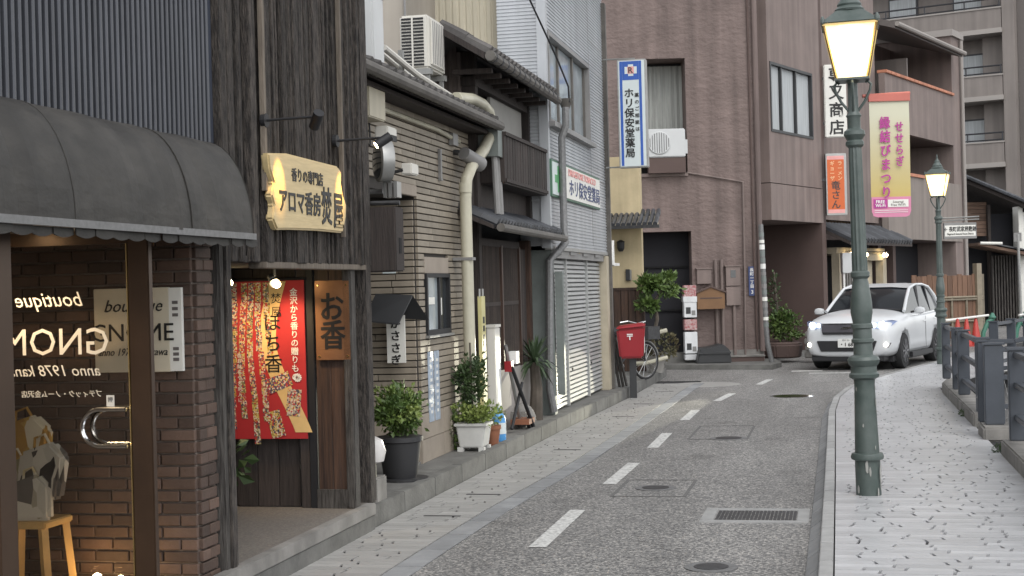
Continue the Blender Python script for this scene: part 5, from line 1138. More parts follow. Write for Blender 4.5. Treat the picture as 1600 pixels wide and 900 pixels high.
s = thing('water_bottle', 'blue plastic container standing by the terracotta pot', 'container', (-3.62, 15.5, .15)); MB().lathe([(.07, 0), (.075, .02), (.075, .24), (.05, .30), (.025, .32), (.025, .36)], n=18).build('body', 'blue_plastic', s, raw=True, smooth=True); MB().lathe([(.03, .36), (.03, .39)], n=12).build('cap', 'sign_white', s, raw=True); MB().lathe([(.077, .08), (.077, .2)], n=18).build('label_band', 'sign_white', s, raw=True)
s = thing('electric_cabinet', 'slim tall white cabinet at the corner of the timber townhouse', 'cabinet', (-3.76, 15.85, .15)); MB().box(-.05, .05, -.05, .2, .0, 1.22).build('body', 'ac_white', s, raw=True, bevel=.01); MB().box(-.06, .06, -.06, .21, 1.22, 1.25).build('cap', 'ac_white', s, raw=True); MB().box(.05, .054, .0, .18, .1, 1.1).build('door', 'ac_clean', s, raw=True)
s = thing('folded_trolley', 'folded metal frame with red tags leaning by the lattice front', 'trolley', (-3.66, 16.6, .15))
for a_, c_ in (((-.02, .32, 0), (-.06, -.25, 1.0)), ((.12, .36, 0), (.02, -.3, .75))): MB().tube([a_, c_], .022, 8).build('pole', 'alu' if a_[0] < 0 else 'black_paint', s, raw=True, smooth=True)
MB().tube([(.0, -.3, .05), (.05, .1, .55)], .018, 8).build('strut', 'black_paint', s, raw=True); MB().box(-.06, .02, -.32, -.20, .70, .82).build('tag', 'post_red', s, raw=True); MB().box(-.06, .03, -.1, .06, .78, .92).build('tag', 'plate_white', s, raw=True)
MB().lathe([(.07, -.02), (.07, .02)], n=16).build('wheel', 'tyre', s, raw=True).matrix_local = Matrix.Translation((.08, .3, .07)) @ Matrix.Rotation(R(90), 4, 'Y'); MB().box(-.1, .12, .1, .42, .06, .12).build('base', 'pot_terra', s, raw=True)
s = thing('garden_stone', 'rounded grey stone beside the yucca trunk', 'stone', (-3.76, 17.35, .15)); MB().lathe([(.16, 0), (.18, .08), (.13, .2), (.04, .26)], n=9).build('stone', 'concrete', s, raw=True, bevel=.02)
s = thing('garden_stone', 'squared grey stone block between the trolley and the rounded stone', 'stone', (-3.76, 17.18, .15)); MB().box(-.12, .12, -.13, .05, 0, .18).build('stone', 'concrete', s, raw=True, bevel=.02)
s = thing('yucca_plant', 'spiky yucca plant on a dark trunk beside the shutter', 'plant', (-3.72, 17.95, .15)); MB().tube([(0, 0, 0), (.02, .0, .4), (0, 0, .72)], [.09, .075, .06], 9).build('trunk', 'bark', s, raw=True, smooth=True)
rg = random.Random(3); m = MB()
for k in range(70):
    a_ = rg.uniform(0, 6.28); e_ = rg.uniform(-.7, 1.3); L = rg.uniform(.30, .46); d = Vector((math.cos(a_) * math.cos(e_), math.sin(a_) * math.cos(e_), math.sin(e_))); r = Vector((-math.sin(a_), math.cos(a_), 0)) * .018; p = Vector((0, 0, .74)); q = p + d * L * .6; t_ = p + d * L - Vector((0, 0, .10 * math.cos(e_)))
    m.add([p - r * .6, p + r * .6, q + r, q - r, t_], [(0, 1, 2, 3), (3, 2, 4)])
m.build('leaf_rosette', 'leaf_yucca', s, raw=True)
# post box
s = thing('post_box', 'red postal box on a black post at the kerb', 'post box', (-3.22, 23.25, 0), 6)
MB().box(-.055, .055, -.055, .055, 0, .66).build('post', 'charcoal', s, raw=True, bevel=.006)
MB().add([(-.20, -.17, .64), (.17, -.17, .64), (.21, -.20, 1.14), (-.24, -.20, 1.10), (-.20, .17, .64), (.17, .17, .64), (.21, .17, 1.16), (-.24, .17, 1.12)], [(0, 1, 2, 3), (7, 6, 5, 4), (0, 4, 5, 1), (1, 5, 6, 2), (2, 6, 7, 3), (3, 7, 4, 0)]).build('box', 'post_red', s, raw=True, bevel=.03)
MB().add([(-.25, -.22, 1.105), (.22, -.22, 1.145), (.22, .18, 1.165), (-.25, .18, 1.125), (-.2, -.15, 1.15), (.16, -.15, 1.19), (.16, .12, 1.2), (-.2, .12, 1.16)], [(3, 2, 1, 0), (4, 5, 6, 7), (0, 1, 5, 4), (1, 2, 6, 5), (2, 3, 7, 6), (3, 0, 4, 7)]).build('lid', 'post_red', s, raw=True, bevel=.008)
text('〒', .13, 'white_paint', s, (-.03, -.197, .98), raw=True, bold=.02); MB().box(.192, .196, -.12, .12, .72, .98).build('side_label', 'plate_white', s, raw=True)
# bicycle builder
def bicycle(label, loc, rot, dark='black_paint'):
    s = thing('bicycle', label, 'bicycle', loc, rot)
    for x in (-.52, .52):
        rr = MB().tube([(x + .31 * math.cos(k * math.pi / 14), 0, .33 + .31 * math.sin(k * math.pi / 14)) for k in range(28)], .022, 7, closed=True).build('tyre', 'tyre', s, raw=True, smooth=True)
        MB().tube([(x + .285 * math.cos(k * math.pi / 14), 0, .33 + .285 * math.sin(k * math.pi / 14)) for k in range(28)], .009, 6, closed=True).build('rim', 'chrome', rr, raw=True, smooth=True)
        for k in range(14): a_ = k * math.pi / 7; MB().tube([(x, 0, .33), (x + .28 * math.cos(a_), 0, .33 + .28 * math.sin(a_))], .003, 4).build('spoke', 'chrome', rr, raw=True)
        MB().tube([(x + .345 * math.cos(R(20 + 15 * k)), 0, .33 + .345 * math.sin(R(20 + 15 * k))) for k in range(11)], .014, 6).build('mudguard', 'alu', s, raw=True, smooth=True)
    MB().tube([(-.52, 0, .33), (-.1, 0, .30), (.36, 0, .72), (.52, 0, .33)], .018, 7).build('frame', dark, s, raw=True, smooth=True); MB().tube([(-.1, 0, .30), (-.22, 0, .82)], .017, 7).build('seat_tube', dark, s, raw=True); MB().tube([(.36, 0, .70), (.33, 0, .98)], .016, 7).build('stem', 'chrome', s, raw=True)
    MB().tube([(.18, -.26, 1.0), (.32, -.2, 1.02), (.35, 0, .98), (.32, .2, 1.02), (.18, .26, 1.0)], .012, 7).build('handlebar', 'chrome', s, raw=True, smooth=True); MB().tube([(-.36, 0, .86), (-.2, 0, .87), (-.06, 0, .85)], [.09, .07, .025], 8).build('saddle', 'black_paint', s, raw=True, smooth=True)
    MB().tube([(-.1, -.06, .30), (-.1, -.06, .16)], .01, 6).build('crank', 'chrome', s, raw=True); MB().box(.44, .74, -.16, .16, .70, .92).build('basket', 'iron', s, raw=True)
    return s
bicycle('bicycle parked behind the red post box', (-3.60, 25.0, .15), 55)
s = thing('pipe_guard', 'cream bent pipe guard round the potted pine', 'guard rail', (-3.38, 27.2, .15))
for zz in (.18, .68): MB().tube([(-.35, .1, zz), (-.30, -.35, zz + .02), (-.1, -.40, zz + .03), (.28, -.2, zz + .12)], .04, 8).build('pipe', 'pvc_cream', s, raw=True, smooth=True)
MB().tube([(-.32, -.3, 0), (-.32, -.3, .72)], .035, 8).build('post', 'pvc_cream', s, raw=True)
s = thing('potted_pine', 'small clipped pine tree in a pot before the dark doorway', 'tree', (-3.36, 27.45, .15))
MB().lathe([(.13, 0), (.18, .28), (.19, .3)], n=16).build('pot', 'concrete', s, raw=True, smooth=True); MB().tube([(0, 0, .2), (-.06, 0, .6), (.04, .0, 1.0), (.0, 0, 1.35), (.15, 0, 1.55)], [.045, .04, .035, .03, .015], 7).build('trunk', 'bark', s, raw=True, smooth=True)
for c_, r_ in (((.22, 0, 1.62), (.34, .3, .26)), ((-.12, 0, 1.7), (.26, .24, .22)), ((-.14, 0, 1.28), (.2, .2, .16))): leaves(c_, r_, 420, .09, 'leaf_mid', 'crown', s, seed=int(c_[2] * 100), clumps=14, long=1.3)
leaves((.1, 0, .5), (.32, .25, .28), 260, .08, 'leaf_brown', 'low_foliage', s, seed=12)
for k in range(3):
    s = thing('leaning_board', ['tallest weathered board leaning behind the red post box', 'middle weathered board leaning behind the red post box', 'shortest weathered board leaning behind the red post box'][k], 'board', (-3.62 + .06 * k, 23.7, .15), 0, 'boards leaning by the pillar'); MB().bar((-.05, .0, 1.0 - k * .1), (.12, -.05, 0), .05, .025).build('board', 'post_wood', s, raw=True)
# sticker pole and hedge by the corner
s = thing('sticker_pole', 'narrow roadside pole covered in worn stickers at the plum corner', 'pole', (-1.50, 31.3, 0), 12.5)
MB().tube([(.12, 0, 0), (.02, 0, .5), (-.0, 0, .8), (-.06, 0, 3.0)], .055, 10).build('pole', 'iron_light', s, raw=True, smooth=True)
rg = random.Random(8)
for k in range(15): zz = .85 + k * .135; x = -.06 * (zz - .8) / 2.2; MB().tube([(x, 0, zz), (x, 0, zz + rg.uniform(.06, .12))], .058, 10, cap=False).build('sticker', rg.choice(['white_sign', 'pvc_grey', 'plate_white', 'tin_green']), s, raw=True, smooth=True)
s = thing('corner_shrub', 'green leafy shrub on a low stone bed beside the garage', 'shrub', (-1.25, 33.2, .1)); MB().lathe([(.42, 0), (.46, .3), (.4, .35)], n=10).build('stone_bed', 'plum_dark', s, raw=True, bevel=.03); MB().tube([(0, 0, .3), (-.1, 0, 1.2), (-.15, 0, 1.9)], .03, 6).build('stem', 'bark', s, raw=True)
leaves((.05, 0, .72), (.42, .4, .42), 1300, .08, 'leaf_mid', 'foliage', s, seed=31, clumps=34); leaves((-.15, 0, 1.4), (.12, .12, .5), 160, .08, 'leaf_dark', 'upper_foliage', s, seed=32)
for k in range(4):
    s = thing('stone_block', ['lowest stone block of the stack beside the corner shrub', 'second stone block up in the stack beside the corner shrub', 'third stone block up in the stack beside the corner shrub', 'topmost stone block of the stack beside the corner shrub'][k], 'stone', (-.62 + .02 * (k % 2), 32.9, .1 + k * .15), 0, 'stone blocks stacked by the shrub'); MB().box(-.14, .14, -.14, .14, 0, .13).build('block', 'concrete', s, raw=True, bevel=.02)


# ================================================================== STREET LAMPS
def street_lamp(label, loc, rot, lrot, lean):
    s = thing('street_lamp', label, 'street lamp', loc, rot, 'green lantern street lamps'); s.rotation_euler = (0, R(lean), R(rot))
    MB().lathe([(.097, 0), (.096, .27), (.122, .28), (.126, .30), (.118, .325), (.093, .33), (.078, .86), (.082, .90)], n=24).build('base', 'lamp_green', s, raw=True, smooth=True)
    MB().lathe([(.086, .90), (.112, .915), (.116, .94), (.10, .955), (.098, 1.0), (.116, 1.02), (.124, 1.05), (.112, 1.075), (.075, 1.09), (.072, 1.18), (.086, 1.19), (.086, 1.21), (.074, 1.22), (.072, 1.29), (.084, 1.30), (.084, 1.325), (.07, 1.335)], n=24).build('collar', 'lamp_green', s, raw=True, smooth=True)
    MB().lathe([(.07, 1.335), (.084, 1.42), (.082, 1.50), (.064, 1.64), (.056, 1.68), (.074, 1.70), (.074, 1.73), (.058, 1.745)], n=24).build('baluster', 'lamp_green', s, raw=True, smooth=True)
    MB().lathe([(.062, 1.745), (.052, 2.66), (.05, 2.70)], n=24, flute=.09).build('shaft', 'lamp_green', s, raw=True)
    MB().lathe([(.05, 2.70), (.07, 2.72), (.07, 2.745), (.058, 2.76), (.082, 2.80), (.078, 2.83), (.05, 2.85), (.05, 2.93), (.06, 2.95), (.04, 2.98), (.038, 3.20), (.06, 3.22)], n=24).build('capital', 'lamp_green', s, raw=True, smooth=True)
    for k in range(4):
        a_ = R(lrot + 90 * k + 0); c, n_ = math.cos(a_), math.sin(a_)
        MB().tube([(.03 * c, .03 * n_, 2.98), (.09 * c, .09 * n_, 3.06), (.13 * c, .13 * n_, 3.14), (.14 * c, .14 * n_, 3.19), (.115 * c, .115 * n_, 3.215), (.10 * c, .10 * n_, 3.20)], .011, 7).build('scroll_bracket', 'lamp_green', s, raw=True, smooth=True)
    L = MB().box(-.13, .13, -.13, .13, 3.218, 3.235).build('lantern', 'lamp_green', s, raw=True); L.rotation_euler = (0, 0, R(lrot))
    hb, ht, z0, z1 = .118, .198, 3.237, 3.635
    for k in range(4):
        q = Matrix.Rotation(R(90 * k), 3, 'Z')
        pane = [q @ Vector(v) for v in ((-hb + .008, -hb + .004, z0), (hb - .008, -hb + .004, z0), (ht - .008, -ht + .004, z1), (-ht + .008, -ht + .004, z1))]
        MB().quad(*pane).build('glass_pane', 'lantern_glow', L, raw=True)
        MB().bar(q @ Vector((-hb, -hb, z0)), q @ Vector((-ht, -ht, z1)), .016, .016).build('glazing_bar', 'brass', L, raw=True)
        MB().bar(q @ Vector((-ht, -ht, z1 + .006)), q @ Vector((ht, -ht, z1 + .006)), .018, .016).build('top_bar', 'brass', L, raw=True)
        MB().lathe([(.016, 0), (.02, .03), (.006, .06)], c=q @ Vector((-ht - .005, -ht - .005, z1 + .01)), n=10).build('corner_knob', 'lamp_green', L, raw=True, smooth=True)
    e = .225
    MB().add([(-e, -e, 3.65), (e, -e, 3.65), (e, e, 3.65), (-e, e, 3.65), (-.10, -.10, 3.76), (.10, -.10, 3.76), (.10, .10, 3.76), (-.10, .10, 3.76)], [(3, 2, 1, 0), (4, 5, 6, 7), (0, 1, 5, 4), (1, 2, 6, 5), (2, 3, 7, 6), (3, 0, 4, 7)]).build('hood', 'lamp_green', L, raw=True, bevel=.006)
    MB().lathe([(.11, 3.76), (.115, 3.775), (.09, 3.80), (.095, 3.815), (.07, 3.85), (.05, 3.88), (.055, 3.89), (.028, 3.93), (.015, 3.96), (.02, 3.975), (.004, 4.04)], n=18).build('finial', 'lamp_green', L, raw=True, smooth=True)
    return s
l1 = street_lamp('green lantern street lamp with a festival banner, on the pale footpath', (.19, 11.77, .12), 12.5, -13.5, -.8)
rg = random.Random(2)
for k in range(14):
    a_ = rg.uniform(R(-150), R(-30)); z = rg.choice([rg.uniform(.36, .86), rg.uniform(.02, .26)]); r_ = .104 if z < .27 else .1005 - (z - .33) * .0325
    h = rg.uniform(.01, .05) if z > .3 else rg.uniform(.02, .10); w_ = rg.uniform(.05, .14); n_ = 7
    pts = [(a_ + w_ * math.cos(2 * math.pi * i / n_) * rg.uniform(.6, 1), z + h * math.sin(2 * math.pi * i / n_) * rg.uniform(.6, 1)) for i in range(n_)]
    MB().add([((r_ + .0035) * math.cos(q[0]), (r_ + .0035) * math.sin(q[0]), q[1]) for q in pts], [tuple(range(n_))]).build('bare_patch', 'paint_chip', l1, raw=True)
l2 = street_lamp('green lantern street lamp carrying a direction sign beyond the white car', (1.91, 29.41, .12), 12.5, -24, 0)
for loc_ in ((.19, 11.77, 3.5), (1.91, 29.41, 3.5)): pass
# festival banner
s = thing('festival_banner', 'yellow and pink festival banner hanging from the street lamp', 'banner', (.19, 11.77, .12), 12.5)
MB().tube([(.03, 0, 3.10), (.40, 0, 3.115)], .014, 8).build('arm', 'rail_red', s, raw=True, smooth=True); MB().box(.075, .395, -.02, .02, 3.055, 3.115).build('sleeve', 'rail_red', s, raw=True)
def cl(z): return .0 + .006 * math.sin(z * 6)
for z0, z1, mm, nm in ((2.31, 3.055, 'banner_gold', 'gold_cloth'),):
    m = MB(); n_ = 8
    for k in range(n_):
        a, c = z0 + (z1 - z0) * k / n_, z0 + (z1 - z0) * (k + 1) / n_; m.quad((.08, cl(a), a), (.388, cl(a) - .004, a), (.388, cl(c) - .004, c), (.08, cl(c), c))
    m.build(nm, mm, s, raw=True)
p = [(.08, 2.312), (.387, 2.312), (.385, 2.20), (.372, 2.165), (.345, 2.155), (.125, 2.155), (.093, 2.165), (.08, 2.20)]
MB().prism(p, 'y', -.006, -.003).build('pink_tail', 'banner_pink', s, raw=True)
vtext('縁結びまつり', .10, 'magenta', s, (.195, -.018, 2.62), .108, raw=True, bold=.03, extr=.0005, sx=.85); vtext('せせらぎ', .085, 'magenta', s, (.305, -.018, 2.72), .09, raw=True, bold=.025, extr=.0005, sx=.8)
MB().box(.095, .20, -.010, -.007, 2.225, 2.295).build('wifi_badge', 'magenta', s, raw=True); MB().box(.205, .365, -.010, -.007, 2.232, 2.29).build('wifi_panel', 'white_sign', s, raw=True)
text('FREE\nWi-Fi', .034, 'white_paint', s, (.145, -.012, 2.26), raw=True, bold=.02, line=.85, extr=.0005); text('Seseragi\nFree Wi-Fi', .026, 'taupe_dark', s, (.285, -.012, 2.261), raw=True, line=.9, extr=.0005)
for zz in (2.205, 2.19): MB().box(.10, .36, -.009, -.0065, zz, zz + .004).build('small_print', 'white_paint', s, raw=True)
# direction sign
s = thing('direction_sign', 'white arrow direction sign fixed to the street lamp', 'sign', (1.91, 29.41, .12), 12.5)
MB().tube([(.0, 0, 2.80), (.78, 0, 2.82)], .014, 6).build('arm', 'alu', s, raw=True); MB().tube([(.0, 0, 2.75), (.78, 0, 2.77)], .012, 6).build('arm', 'alu', s, raw=True)
MB().box(.09, .72, -.03, .03, 2.40, 2.71).build('frame', 'pvc_grey', s, raw=True, bevel=.006); MB().box(.11, .70, -.034, -.03, 2.45, 2.66).build('face', 'white_sign', s, raw=True)
text('← 長町武家屋敷跡', .105, 'ink', s, (.405, -.037, 2.59), raw=True, bold=.012, sx=.72); text('Nagamachi Samurai House District', .055, 'ink', s, (.405, -.037, 2.49), raw=True, sx=.66, bold=.005)

# ================================================================== RAILINGS BY THE CANAL
cb = structure(MB().box(1.64, 3.4, 3, 23.5, -1.6, -1.5).build('canal_bed', 'concrete_dark')); 
MB().box(1.62, 1.64, 3, 23.2, -1.5, .1).build('canal_wall', 'concrete_dark', cb)
ob = structure(MB().prism([(3.4, 3), (14, 3), (14, 30), (4.2, 30), (3.4, 24)], 'z', -1.6, .1).build('far_bank', 'concrete_dark'))
wt = structure(MB().box(1.64, 3.4, 3, 23.5, -1.22, -1.2).build('canal_water', 'pane_dark'))
def post(p, x, y, w=.17, d=.075, z0=.27, z1=1.09):
    MB().box(x - w / 2, x + w / 2, y - d / 2, y + d / 2, z0, z1).build('post', 'fence_metal', p, raw=True, bevel=.012); MB().box(x - w / 2 - .012, x + w / 2 + .012, y - d / 2 - .012, y + d / 2 + .012, z1, z1 + .022).build('post_cap', 'fence_metal', p, raw=True, bevel=.004)
def rail(p, a, c, w=.075, h=.05): MB().bar(a, c, w, h).build('rail', 'fence_metal', p, raw=True, bevel=.008)
r1 = thing('canal_railing', 'long grey metal canal railing on a mossy concrete plinth', 'railing', (1.55, 17.2, .1))
MB().prism([(-.12, -.1), (.16, -.1), (.16, 5.9), (.02, 6.0), (-.12, 5.0)], 'z', 0, .17).build('plinth', 'concrete', r1, raw=True, bevel=.015)
for y in (0.05, 2.6, 3.55, 5.75): post(r1, .0, y, .15 if y < 5 else .12, .075, .17, .99)
for zz in (.95, .66, .36): rail(r1, (0.01, .1, zz), (.01, 5.7, zz))
for zz in (.96, .66): rail(r1, (.05, .05, zz), (.35, .05, zz)); rail(r1, (.35, .05, zz), (1.1, .05, zz + .16))
post(r1, 1.15, .05, .14, .07, .1, 1.17)
r2 = thing('bridge_railing', 'short grey railing on its own block between the parked bicycle and the bridge', 'railing', (1.53, 16.0, .1))
MB().box(-.12, .42, -.28, .35, 0, .15).build('plinth', 'concrete', r2, raw=True, bevel=.02); post(r2, .02, .0, .20, .075, .15, .98); post(r2, -.07, .30, .10, .07, .15, 1.0)
for zz in (.93, .64, .34): rail(r2, (.1, 0, zz), (.45, 0, zz)); rail(r2, (.45, 0, zz), (1.3, 0, zz + .17))
post(r2, 1.35, .0, .14, .07, .1, 1.15)
r3 = thing('canal_railing', 'grey metal railing and mossy plinth on the near side of the bridge', 'railing', (1.55, 14.35, .1))
MB().box(-.10, .18, -6.5, .12, 0, .16).build('plinth', 'concrete', r3, raw=True, bevel=.015)
for y in (0, -1.4, -2.8, -4.2): post(r3, .04, y, .15, .075, .16, 1.0)
for zz in (.96, .68, .38): rail(r3, (.05, .0, zz), (.05, -6, zz)); rail(r3, (.1, .0, zz), (.45, 0, zz)); rail(r3, (.45, 0, zz), (1.3, 0, zz + .17))
br = thing('footbridge', 'small arched concrete footbridge over the canal', 'bridge', (1.62, 15.15, 0)); MB().prism([(0, -.1), (1.8, -.1), (1.8, .12), (1.3, .28), (.6, .28), (0, .12)], 'y', -.75, .75).build('deck', 'concrete', br, raw=True)
r4 = thing('far_railing', 'dark railing beyond the canal near the striped cone', 'railing', (2.4, 24.6, .1), -18)
for y in range(6): post(r4, .0, y * 1.3, .14, .07, .0, .95)
for zz in (.92, .6, .3): rail(r4, (0, 0, zz), (0, 6.5, zz))
bicycle('bicycle leaning inside the canal railing', (2.27, 16.6, .1), 10)

# ================================================================== WHITE CAR
c = thing('suv_car', 'white SUV with headlights on turning round the bend', 'car', (.0, 0, 0))
hx, hy = -.287, -.958; fx, fy = .40, 30.55            # heading and front axle centre
c.rotation_euler = (0, 0, math.atan2(hy, hx) + math.pi / 2); c.location = (fx - hx * 1.42, fy - hy * 1.42, .0)
def ring(y, zb, w, zs, ws, zh, zc):
    h = [(0, zb), (w * .80, zb), (w * .97, zb + .10), (w, (zb + zs) * .5), (w * .995, zs - .10), (ws, zs), (ws * .82, zh), (ws * .4, zc), (0, zc)]
    return [(x, y, z) for x, z in h] + [(-x, y, z) for x, z in h[-2:0:-1]]
S = [ring(-2.37, .34, .64, .74, .58, .80, .82), ring(-2.33, .27, .79, .84, .73, .90, .93), ring(-2.20, .24, .87, .94, .79, 1.00, 1.03), ring(-1.95, .23, .905, .99, .84, 1.06, 1.10), ring(-1.42, .23, .922, 1.02, .87, 1.11, 1.16), ring(-.95, .23, .922, 1.03, .885, 1.14, 1.21), ring(-.3, .23, .918, 1.04, .885, 1.10, 1.10), ring(.6, .23, .918, 1.05, .885, 1.09, 1.09), ring(1.3, .23, .92, 1.07, .88, 1.10, 1.10), ring(1.9, .25, .908, 1.09, .86, 1.12, 1.12), ring(2.2, .30, .86, 1.08, .80, 1.11, 1.11), ring(2.36, .40, .74, .98, .68, 1.02, 1.02)]
m = MB(); n_ = len(S[0]); vs = [v for r_ in S for v in r_]; fs = []
for i in range(len(S) - 1):
    for k in range(n_): fs.append((i * n_ + k, i * n_ + (k + 1) % n_, (i + 1) * n_ + (k + 1) % n_, (i + 1) * n_ + k))
fs += [tuple(range(n_)), tuple((len(S) - 1) * n_ + k for k in range(n_ - 1, -1, -1))]
m.add(vs, fs); body = m.build('body', 'car_white', c, raw=True, smooth=True)
sub = body.modifiers.new('s', 'SUBSURF'); sub.levels = 2; sub.render_levels = 2
arch = MB()
for yy in (-1.42, 1.24): arch.tube([(-1.2, yy, .36), (-.62, yy, .36)], .415, 28); arch.tube([(.62, yy, .36), (1.2, yy, .36)], .415, 28)
arch = arch.build('arch', 'car_trim', c, raw=True)
bo = body.modifiers.new('b', 'BOOLEAN'); bo.object = arch; bo.operation = 'DIFFERENCE'; bo.solver = 'EXACT'
bpy.context.view_layer.update(); dg = bpy.context.evaluated_depsgraph_get()
me = bpy.data.meshes.new_from_object(body.evaluated_get(dg)); body.modifiers.clear(); body.data = me
for p_ in me.polygons: p_.use_smooth = True
me.materials.clear(); me.materials.append(MATS['car_white'])
for p_ in me.polygons: p_.material_index = 0
bpy.data.objects.remove(arch)
# glasshouse
prof = [(-1.0, 1.16, .79), (-.60, 1.39, .73), (-.16, 1.60, .675), (.35, 1.675, .66), (1.0, 1.675, .65), (1.6, 1.615, .635), (1.95, 1.43, .66), (2.16, 1.12, .74)]
def cabin(inset, dz, ys_=None): return [(y, z + dz, w + inset) for y, z, w in prof]
m = MB(); base = 1.02
top = [(x * w, y, z - (.03 if abs(x) > .9 else 0)) for y, z, w in prof for x in (-1, -.5, 0, .5, 1)]
fs = []
for i in range(len(prof) - 1):
    for k in range(4): fs.append((i * 5 + k, i * 5 + k + 1, (i + 1) * 5 + k + 1, (i + 1) * 5 + k))
nb = len(top); lo = [(s_ * .80, y, base) for y, z, w in prof for s_ in (-1, 1)]
for i in range(len(prof) - 1):
    fs.append((i * 5, (i + 1) * 5, nb + (i + 1) * 2, nb + i * 2)); fs.append((i * 5 + 4, nb + i * 2 + 1, nb + (i + 1) * 2 + 1, (i + 1) * 5 + 4))
m.add(top + lo, fs); m.build('glasshouse', 'car_glass', c, raw=True, smooth=True, autos=40)
# white roof skin and pillars over the glass
rp = prof[2:6]; m = MB(); v = [(x * (w + .012), y, z + .014 - (.028 if abs(x) > .9 else 0)) for y, z, w in rp for x in (-1, -.5, 0, .5, 1)]; fs = []
for i in range(len(rp) - 1):
    for k in range(4): fs.append((i * 5 + k, i * 5 + k + 1, (i + 1) * 5 + k + 1, (i + 1) * 5 + k))
m.add(v, fs); rf = m.build('roof', 'car_white', c, raw=True, smooth=True)
for sg in (-1, 1):
    MB().tube([(sg * .80, -1.04, 1.13), (sg * .74, -.60, 1.365), (sg * .688, -.16, 1.58), (sg * .672, .35, 1.652), (sg * .662, 1.0, 1.652), (sg * .65, 1.6, 1.592), (sg * .68, 1.95, 1.41), (sg * .76, 2.18, 1.10)], [.035, .033, .034, .03, .03, .035, .05, .06], 8).build('pillar', 'car_white', c, raw=True, smooth=True)
    MB().bar((sg * .765, .30, 1.05), (sg * .675, .42, 1.63), .05, .03).build('door_pillar', 'car_trim', c, raw=True); MB().bar((sg * .765, 1.25, 1.07), (sg * .668, 1.15, 1.62), .05, .03).build('door_pillar', 'car_trim', c, raw=True)
    MB().tube([(sg * .88, -.85, 1.035), (sg * .895, .2, 1.055), (sg * .885, 1.3, 1.085), (sg * .85, 1.85, 1.12)], .012, 6).build('belt_trim', 'chrome', c, raw=True, smooth=True)
    MB().tube([(sg * .92, .05, .90), (sg * .922, .22, .905)], .014, 6).build('door_handle', 'chrome', c, raw=True); MB().tube([(sg * .92, 1.0, .93), (sg * .92, 1.17, .935)], .014, 6).build('door_handle', 'chrome', c, raw=True)
    MB().box(min(sg * .86, sg * .925), max(sg * .86, sg * .925), -.9, .8, .20, .30).build('sill', 'car_trim', c, raw=True, bevel=.01)
    MB().box(sg * .921 - .002, sg * .921 + .002, .24, .252, .36, 1.0).build('door_gap', 'car_trim', c, raw=True)
    mi = MB().tube([(sg * .86, -.72, 1.10), (sg * .97, -.73, 1.12)], .022, 8).build('mirror', 'car_trim', c, raw=True)
    MB().lathe([(.02, -.085), (.075, -.06), (.085, .0), (.07, .055), (.02, .075)], n=14).build('mirror_shell', 'car_white', mi, raw=True, smooth=True).matrix_local = Matrix.Translation((sg * 1.04, -.74, 1.14)) @ Matrix.Diagonal((1.35, .7, .9, 1)) 
    # lamps
    h = MB().add([(sg * .50, -2.345, .86), (sg * .62, -2.335, .82), (sg * .82, -2.16, .86), (sg * .905, -1.95, .96), (sg * .82, -2.10, .985), (sg * .62, -2.28, .955), (sg * .50, -2.32, .935)], [(0, 1, 2, 3, 4, 5, 6)]); h.v = [(x * 1.012, y - .022, z) for x, y, z in h.v]
    hl = h.build('headlight', 'lens_blue', c, raw=True)
    MB().lathe([(.005, -.05), (.055, -.02), (.055, .02), (.005, .05)], n=14).build('lamp_bulb', 'headlight', hl, raw=True, smooth=True).matrix_local = Matrix.Translation((sg * .70, -2.315, .905)) @ Matrix.Rotation(R(90), 4, 'X')
    MB().lathe([(.005, -.03), (.035, -.02), (.035, .02), (.005, .03)], n=12).build('lamp_bulb', 'headlight', hl, raw=True, smooth=True).matrix_local = Matrix.Translation((sg * .56, -2.365, .895)) @ Matrix.Rotation(R(90), 4, 'X')
    fg = MB().add([(sg * .64, -2.345, .46), (sg * .80, -2.29, .45), (sg * .85, -2.235, .54), (sg * .77, -2.30, .56)], [(0, 1, 2, 3)]).build('fog_lamp', 'car_trim', c, raw=True)
    MB().lathe([(.005, -.04), (.042, -.02), (.042, .02), (.005, .04)], n=12).build('fog_bulb', 'fog_glow', fg, raw=True, smooth=True).matrix_local = Matrix.Translation((sg * .76, -2.315, .51)) @ Matrix.Rotation(R(90), 4, 'X')
    for yy in (-1.42, 1.24):
        x0, x1 = sg * .68, sg * .905
        w_ = MB().tube([(sg * .665, yy, .355), (sg * .69, yy, .355), (sg * .88, yy, .355), (sg * .905, yy, .355)], [.33, .355, .355, .335], 30).build('wheel', 'tyre', c, raw=True, smooth=True, autos=50)
        MB().tube([(sg * .900, yy, .355), (sg * .909, yy, .355)], .245, 28).build('rim', 'car_trim', w_, raw=True)
        for k in range(10):
            a_ = k * math.pi / 5; MB().bar((sg * .915, yy + .03 * math.cos(a_), .355 + .03 * math.sin(a_)), (sg * .912, yy + .235 * math.cos(a_), .355 + .235 * math.sin(a_)), .02, .035).build('spoke', 'rim', w_, raw=True)
MB().prism([(-.48, .73), (.48, .73), (.51, .91), (-.51, .91)], 'y', -2.39, -2.30).build('grille', 'grille_grey', c, raw=True, bevel=.01); MB().box(-.47, .47, -2.40, -2.33, .715, .76).build('grille_bar', 'car_trim', c, raw=True, bevel=.006); MB().box(-.51, .51, -2.38, -2.32, .915, .935).build('grille_trim', 'chrome', c, raw=True)
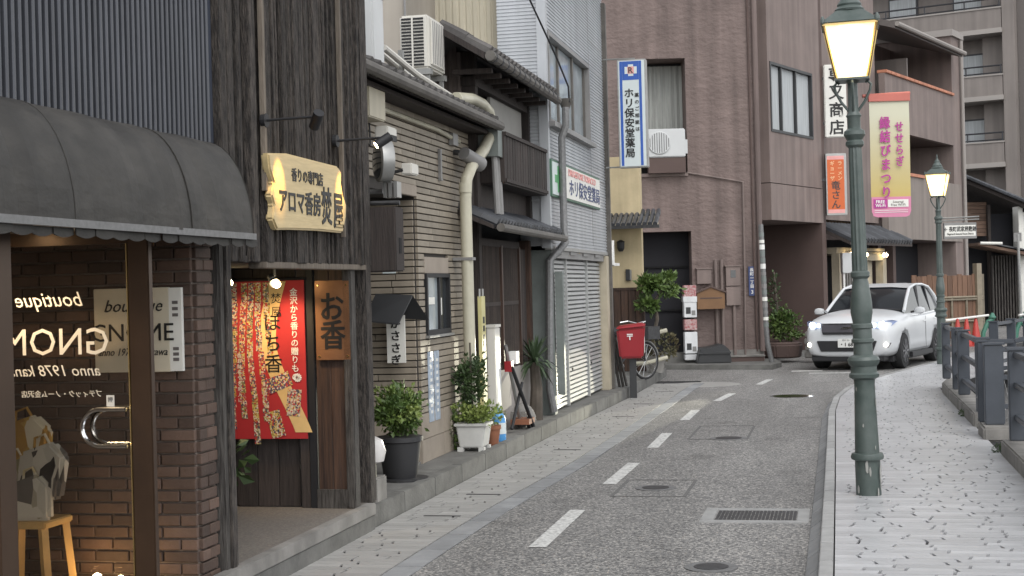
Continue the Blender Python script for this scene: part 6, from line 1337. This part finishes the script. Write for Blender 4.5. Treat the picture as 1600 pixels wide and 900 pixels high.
MB().prism([(-.10, .835), (-.04, .865), (.10, .865), (.11, .848), (.05, .822), (-.09, .822)], 'y', -2.405, -2.39).build('emblem', 'chrome', c, raw=True)
MB().prism([(-.52, .38), (.52, .38), (.60, .59), (-.60, .59)], 'y', -2.388, -2.28).build('lower_intake', 'car_trim', c, raw=True, bevel=.01)
MB().box(-.72, .72, -2.33, -1.9, .19, .275).build('front_lip', 'car_trim', c, raw=True, bevel=.01)
pl = MB().box(-.165, .165, -2.41, -2.39, .46, .63).build('number_plate', 'plate_white', c, raw=True, bevel=.004)
text('・1 68', .10, 'ink', pl, (.02, -2.413, .52), raw=True, bold=.03, extr=.0008); text('石川 301', .04, 'ink', pl, (0, -2.413, .605), raw=True, extr=.0008)
MB().tube([(.25, 1.5, 1.60), (.25, 1.62, 1.66), (.25, 1.7, 1.645)], .02, 6).build('aerial', 'car_white', c, raw=True)
MB().tube([(-.72, -1.02, 1.155), (.0, -1.05, 1.195), (.72, -1.02, 1.155)], .018, 6).build('wiper', 'car_trim', c, raw=True)
MB().box(-.80, .80, -1.95, 2.1, .16, .26).build('underbody', 'car_trim', c, raw=True)
# low beams: lit from the real lamp positions
CM = Matrix.Translation(c.location) @ Matrix.Rotation(c.rotation_euler[2], 4, 'Z')
for sg in (-1, 1):
    p0 = CM @ Vector((sg * .70, -2.43, .905))
    tg = Vector((-3.75, 20.4, .08)) if sg > 0 else Vector((-3.9, 14.5, .12))
    spot('low_beam', p0, tg, 420 if sg > 0 else 2200, (1, .95, .74), 10 if sg > 0 else 9, .2, .03)

# small weeds at the foot of plinth, kerb and lamp post
for i, (x, y, z, r_, lb) in enumerate([(1.44, 14.62, .12, .07, 'small green weed at the corner of the mossy plinth by the bridge'), (1.42, 18.4, .12, .05, 'low weed along the long railing plinth')]):
    s = thing('weed', lb, 'weed', (x, y, z), 0, 'weeds in the joints')
    leaves((0, 0, .03), (r_ * .7, r_ * .7, .035), 70, .024, 'leaf_dark', 'leaves', s, seed=60 + i, long=1.5); MB().tube([(0, 0, 0), (.01, 0, .06)], .004, 4).build('stem', 'leaf_dark', s, raw=True)
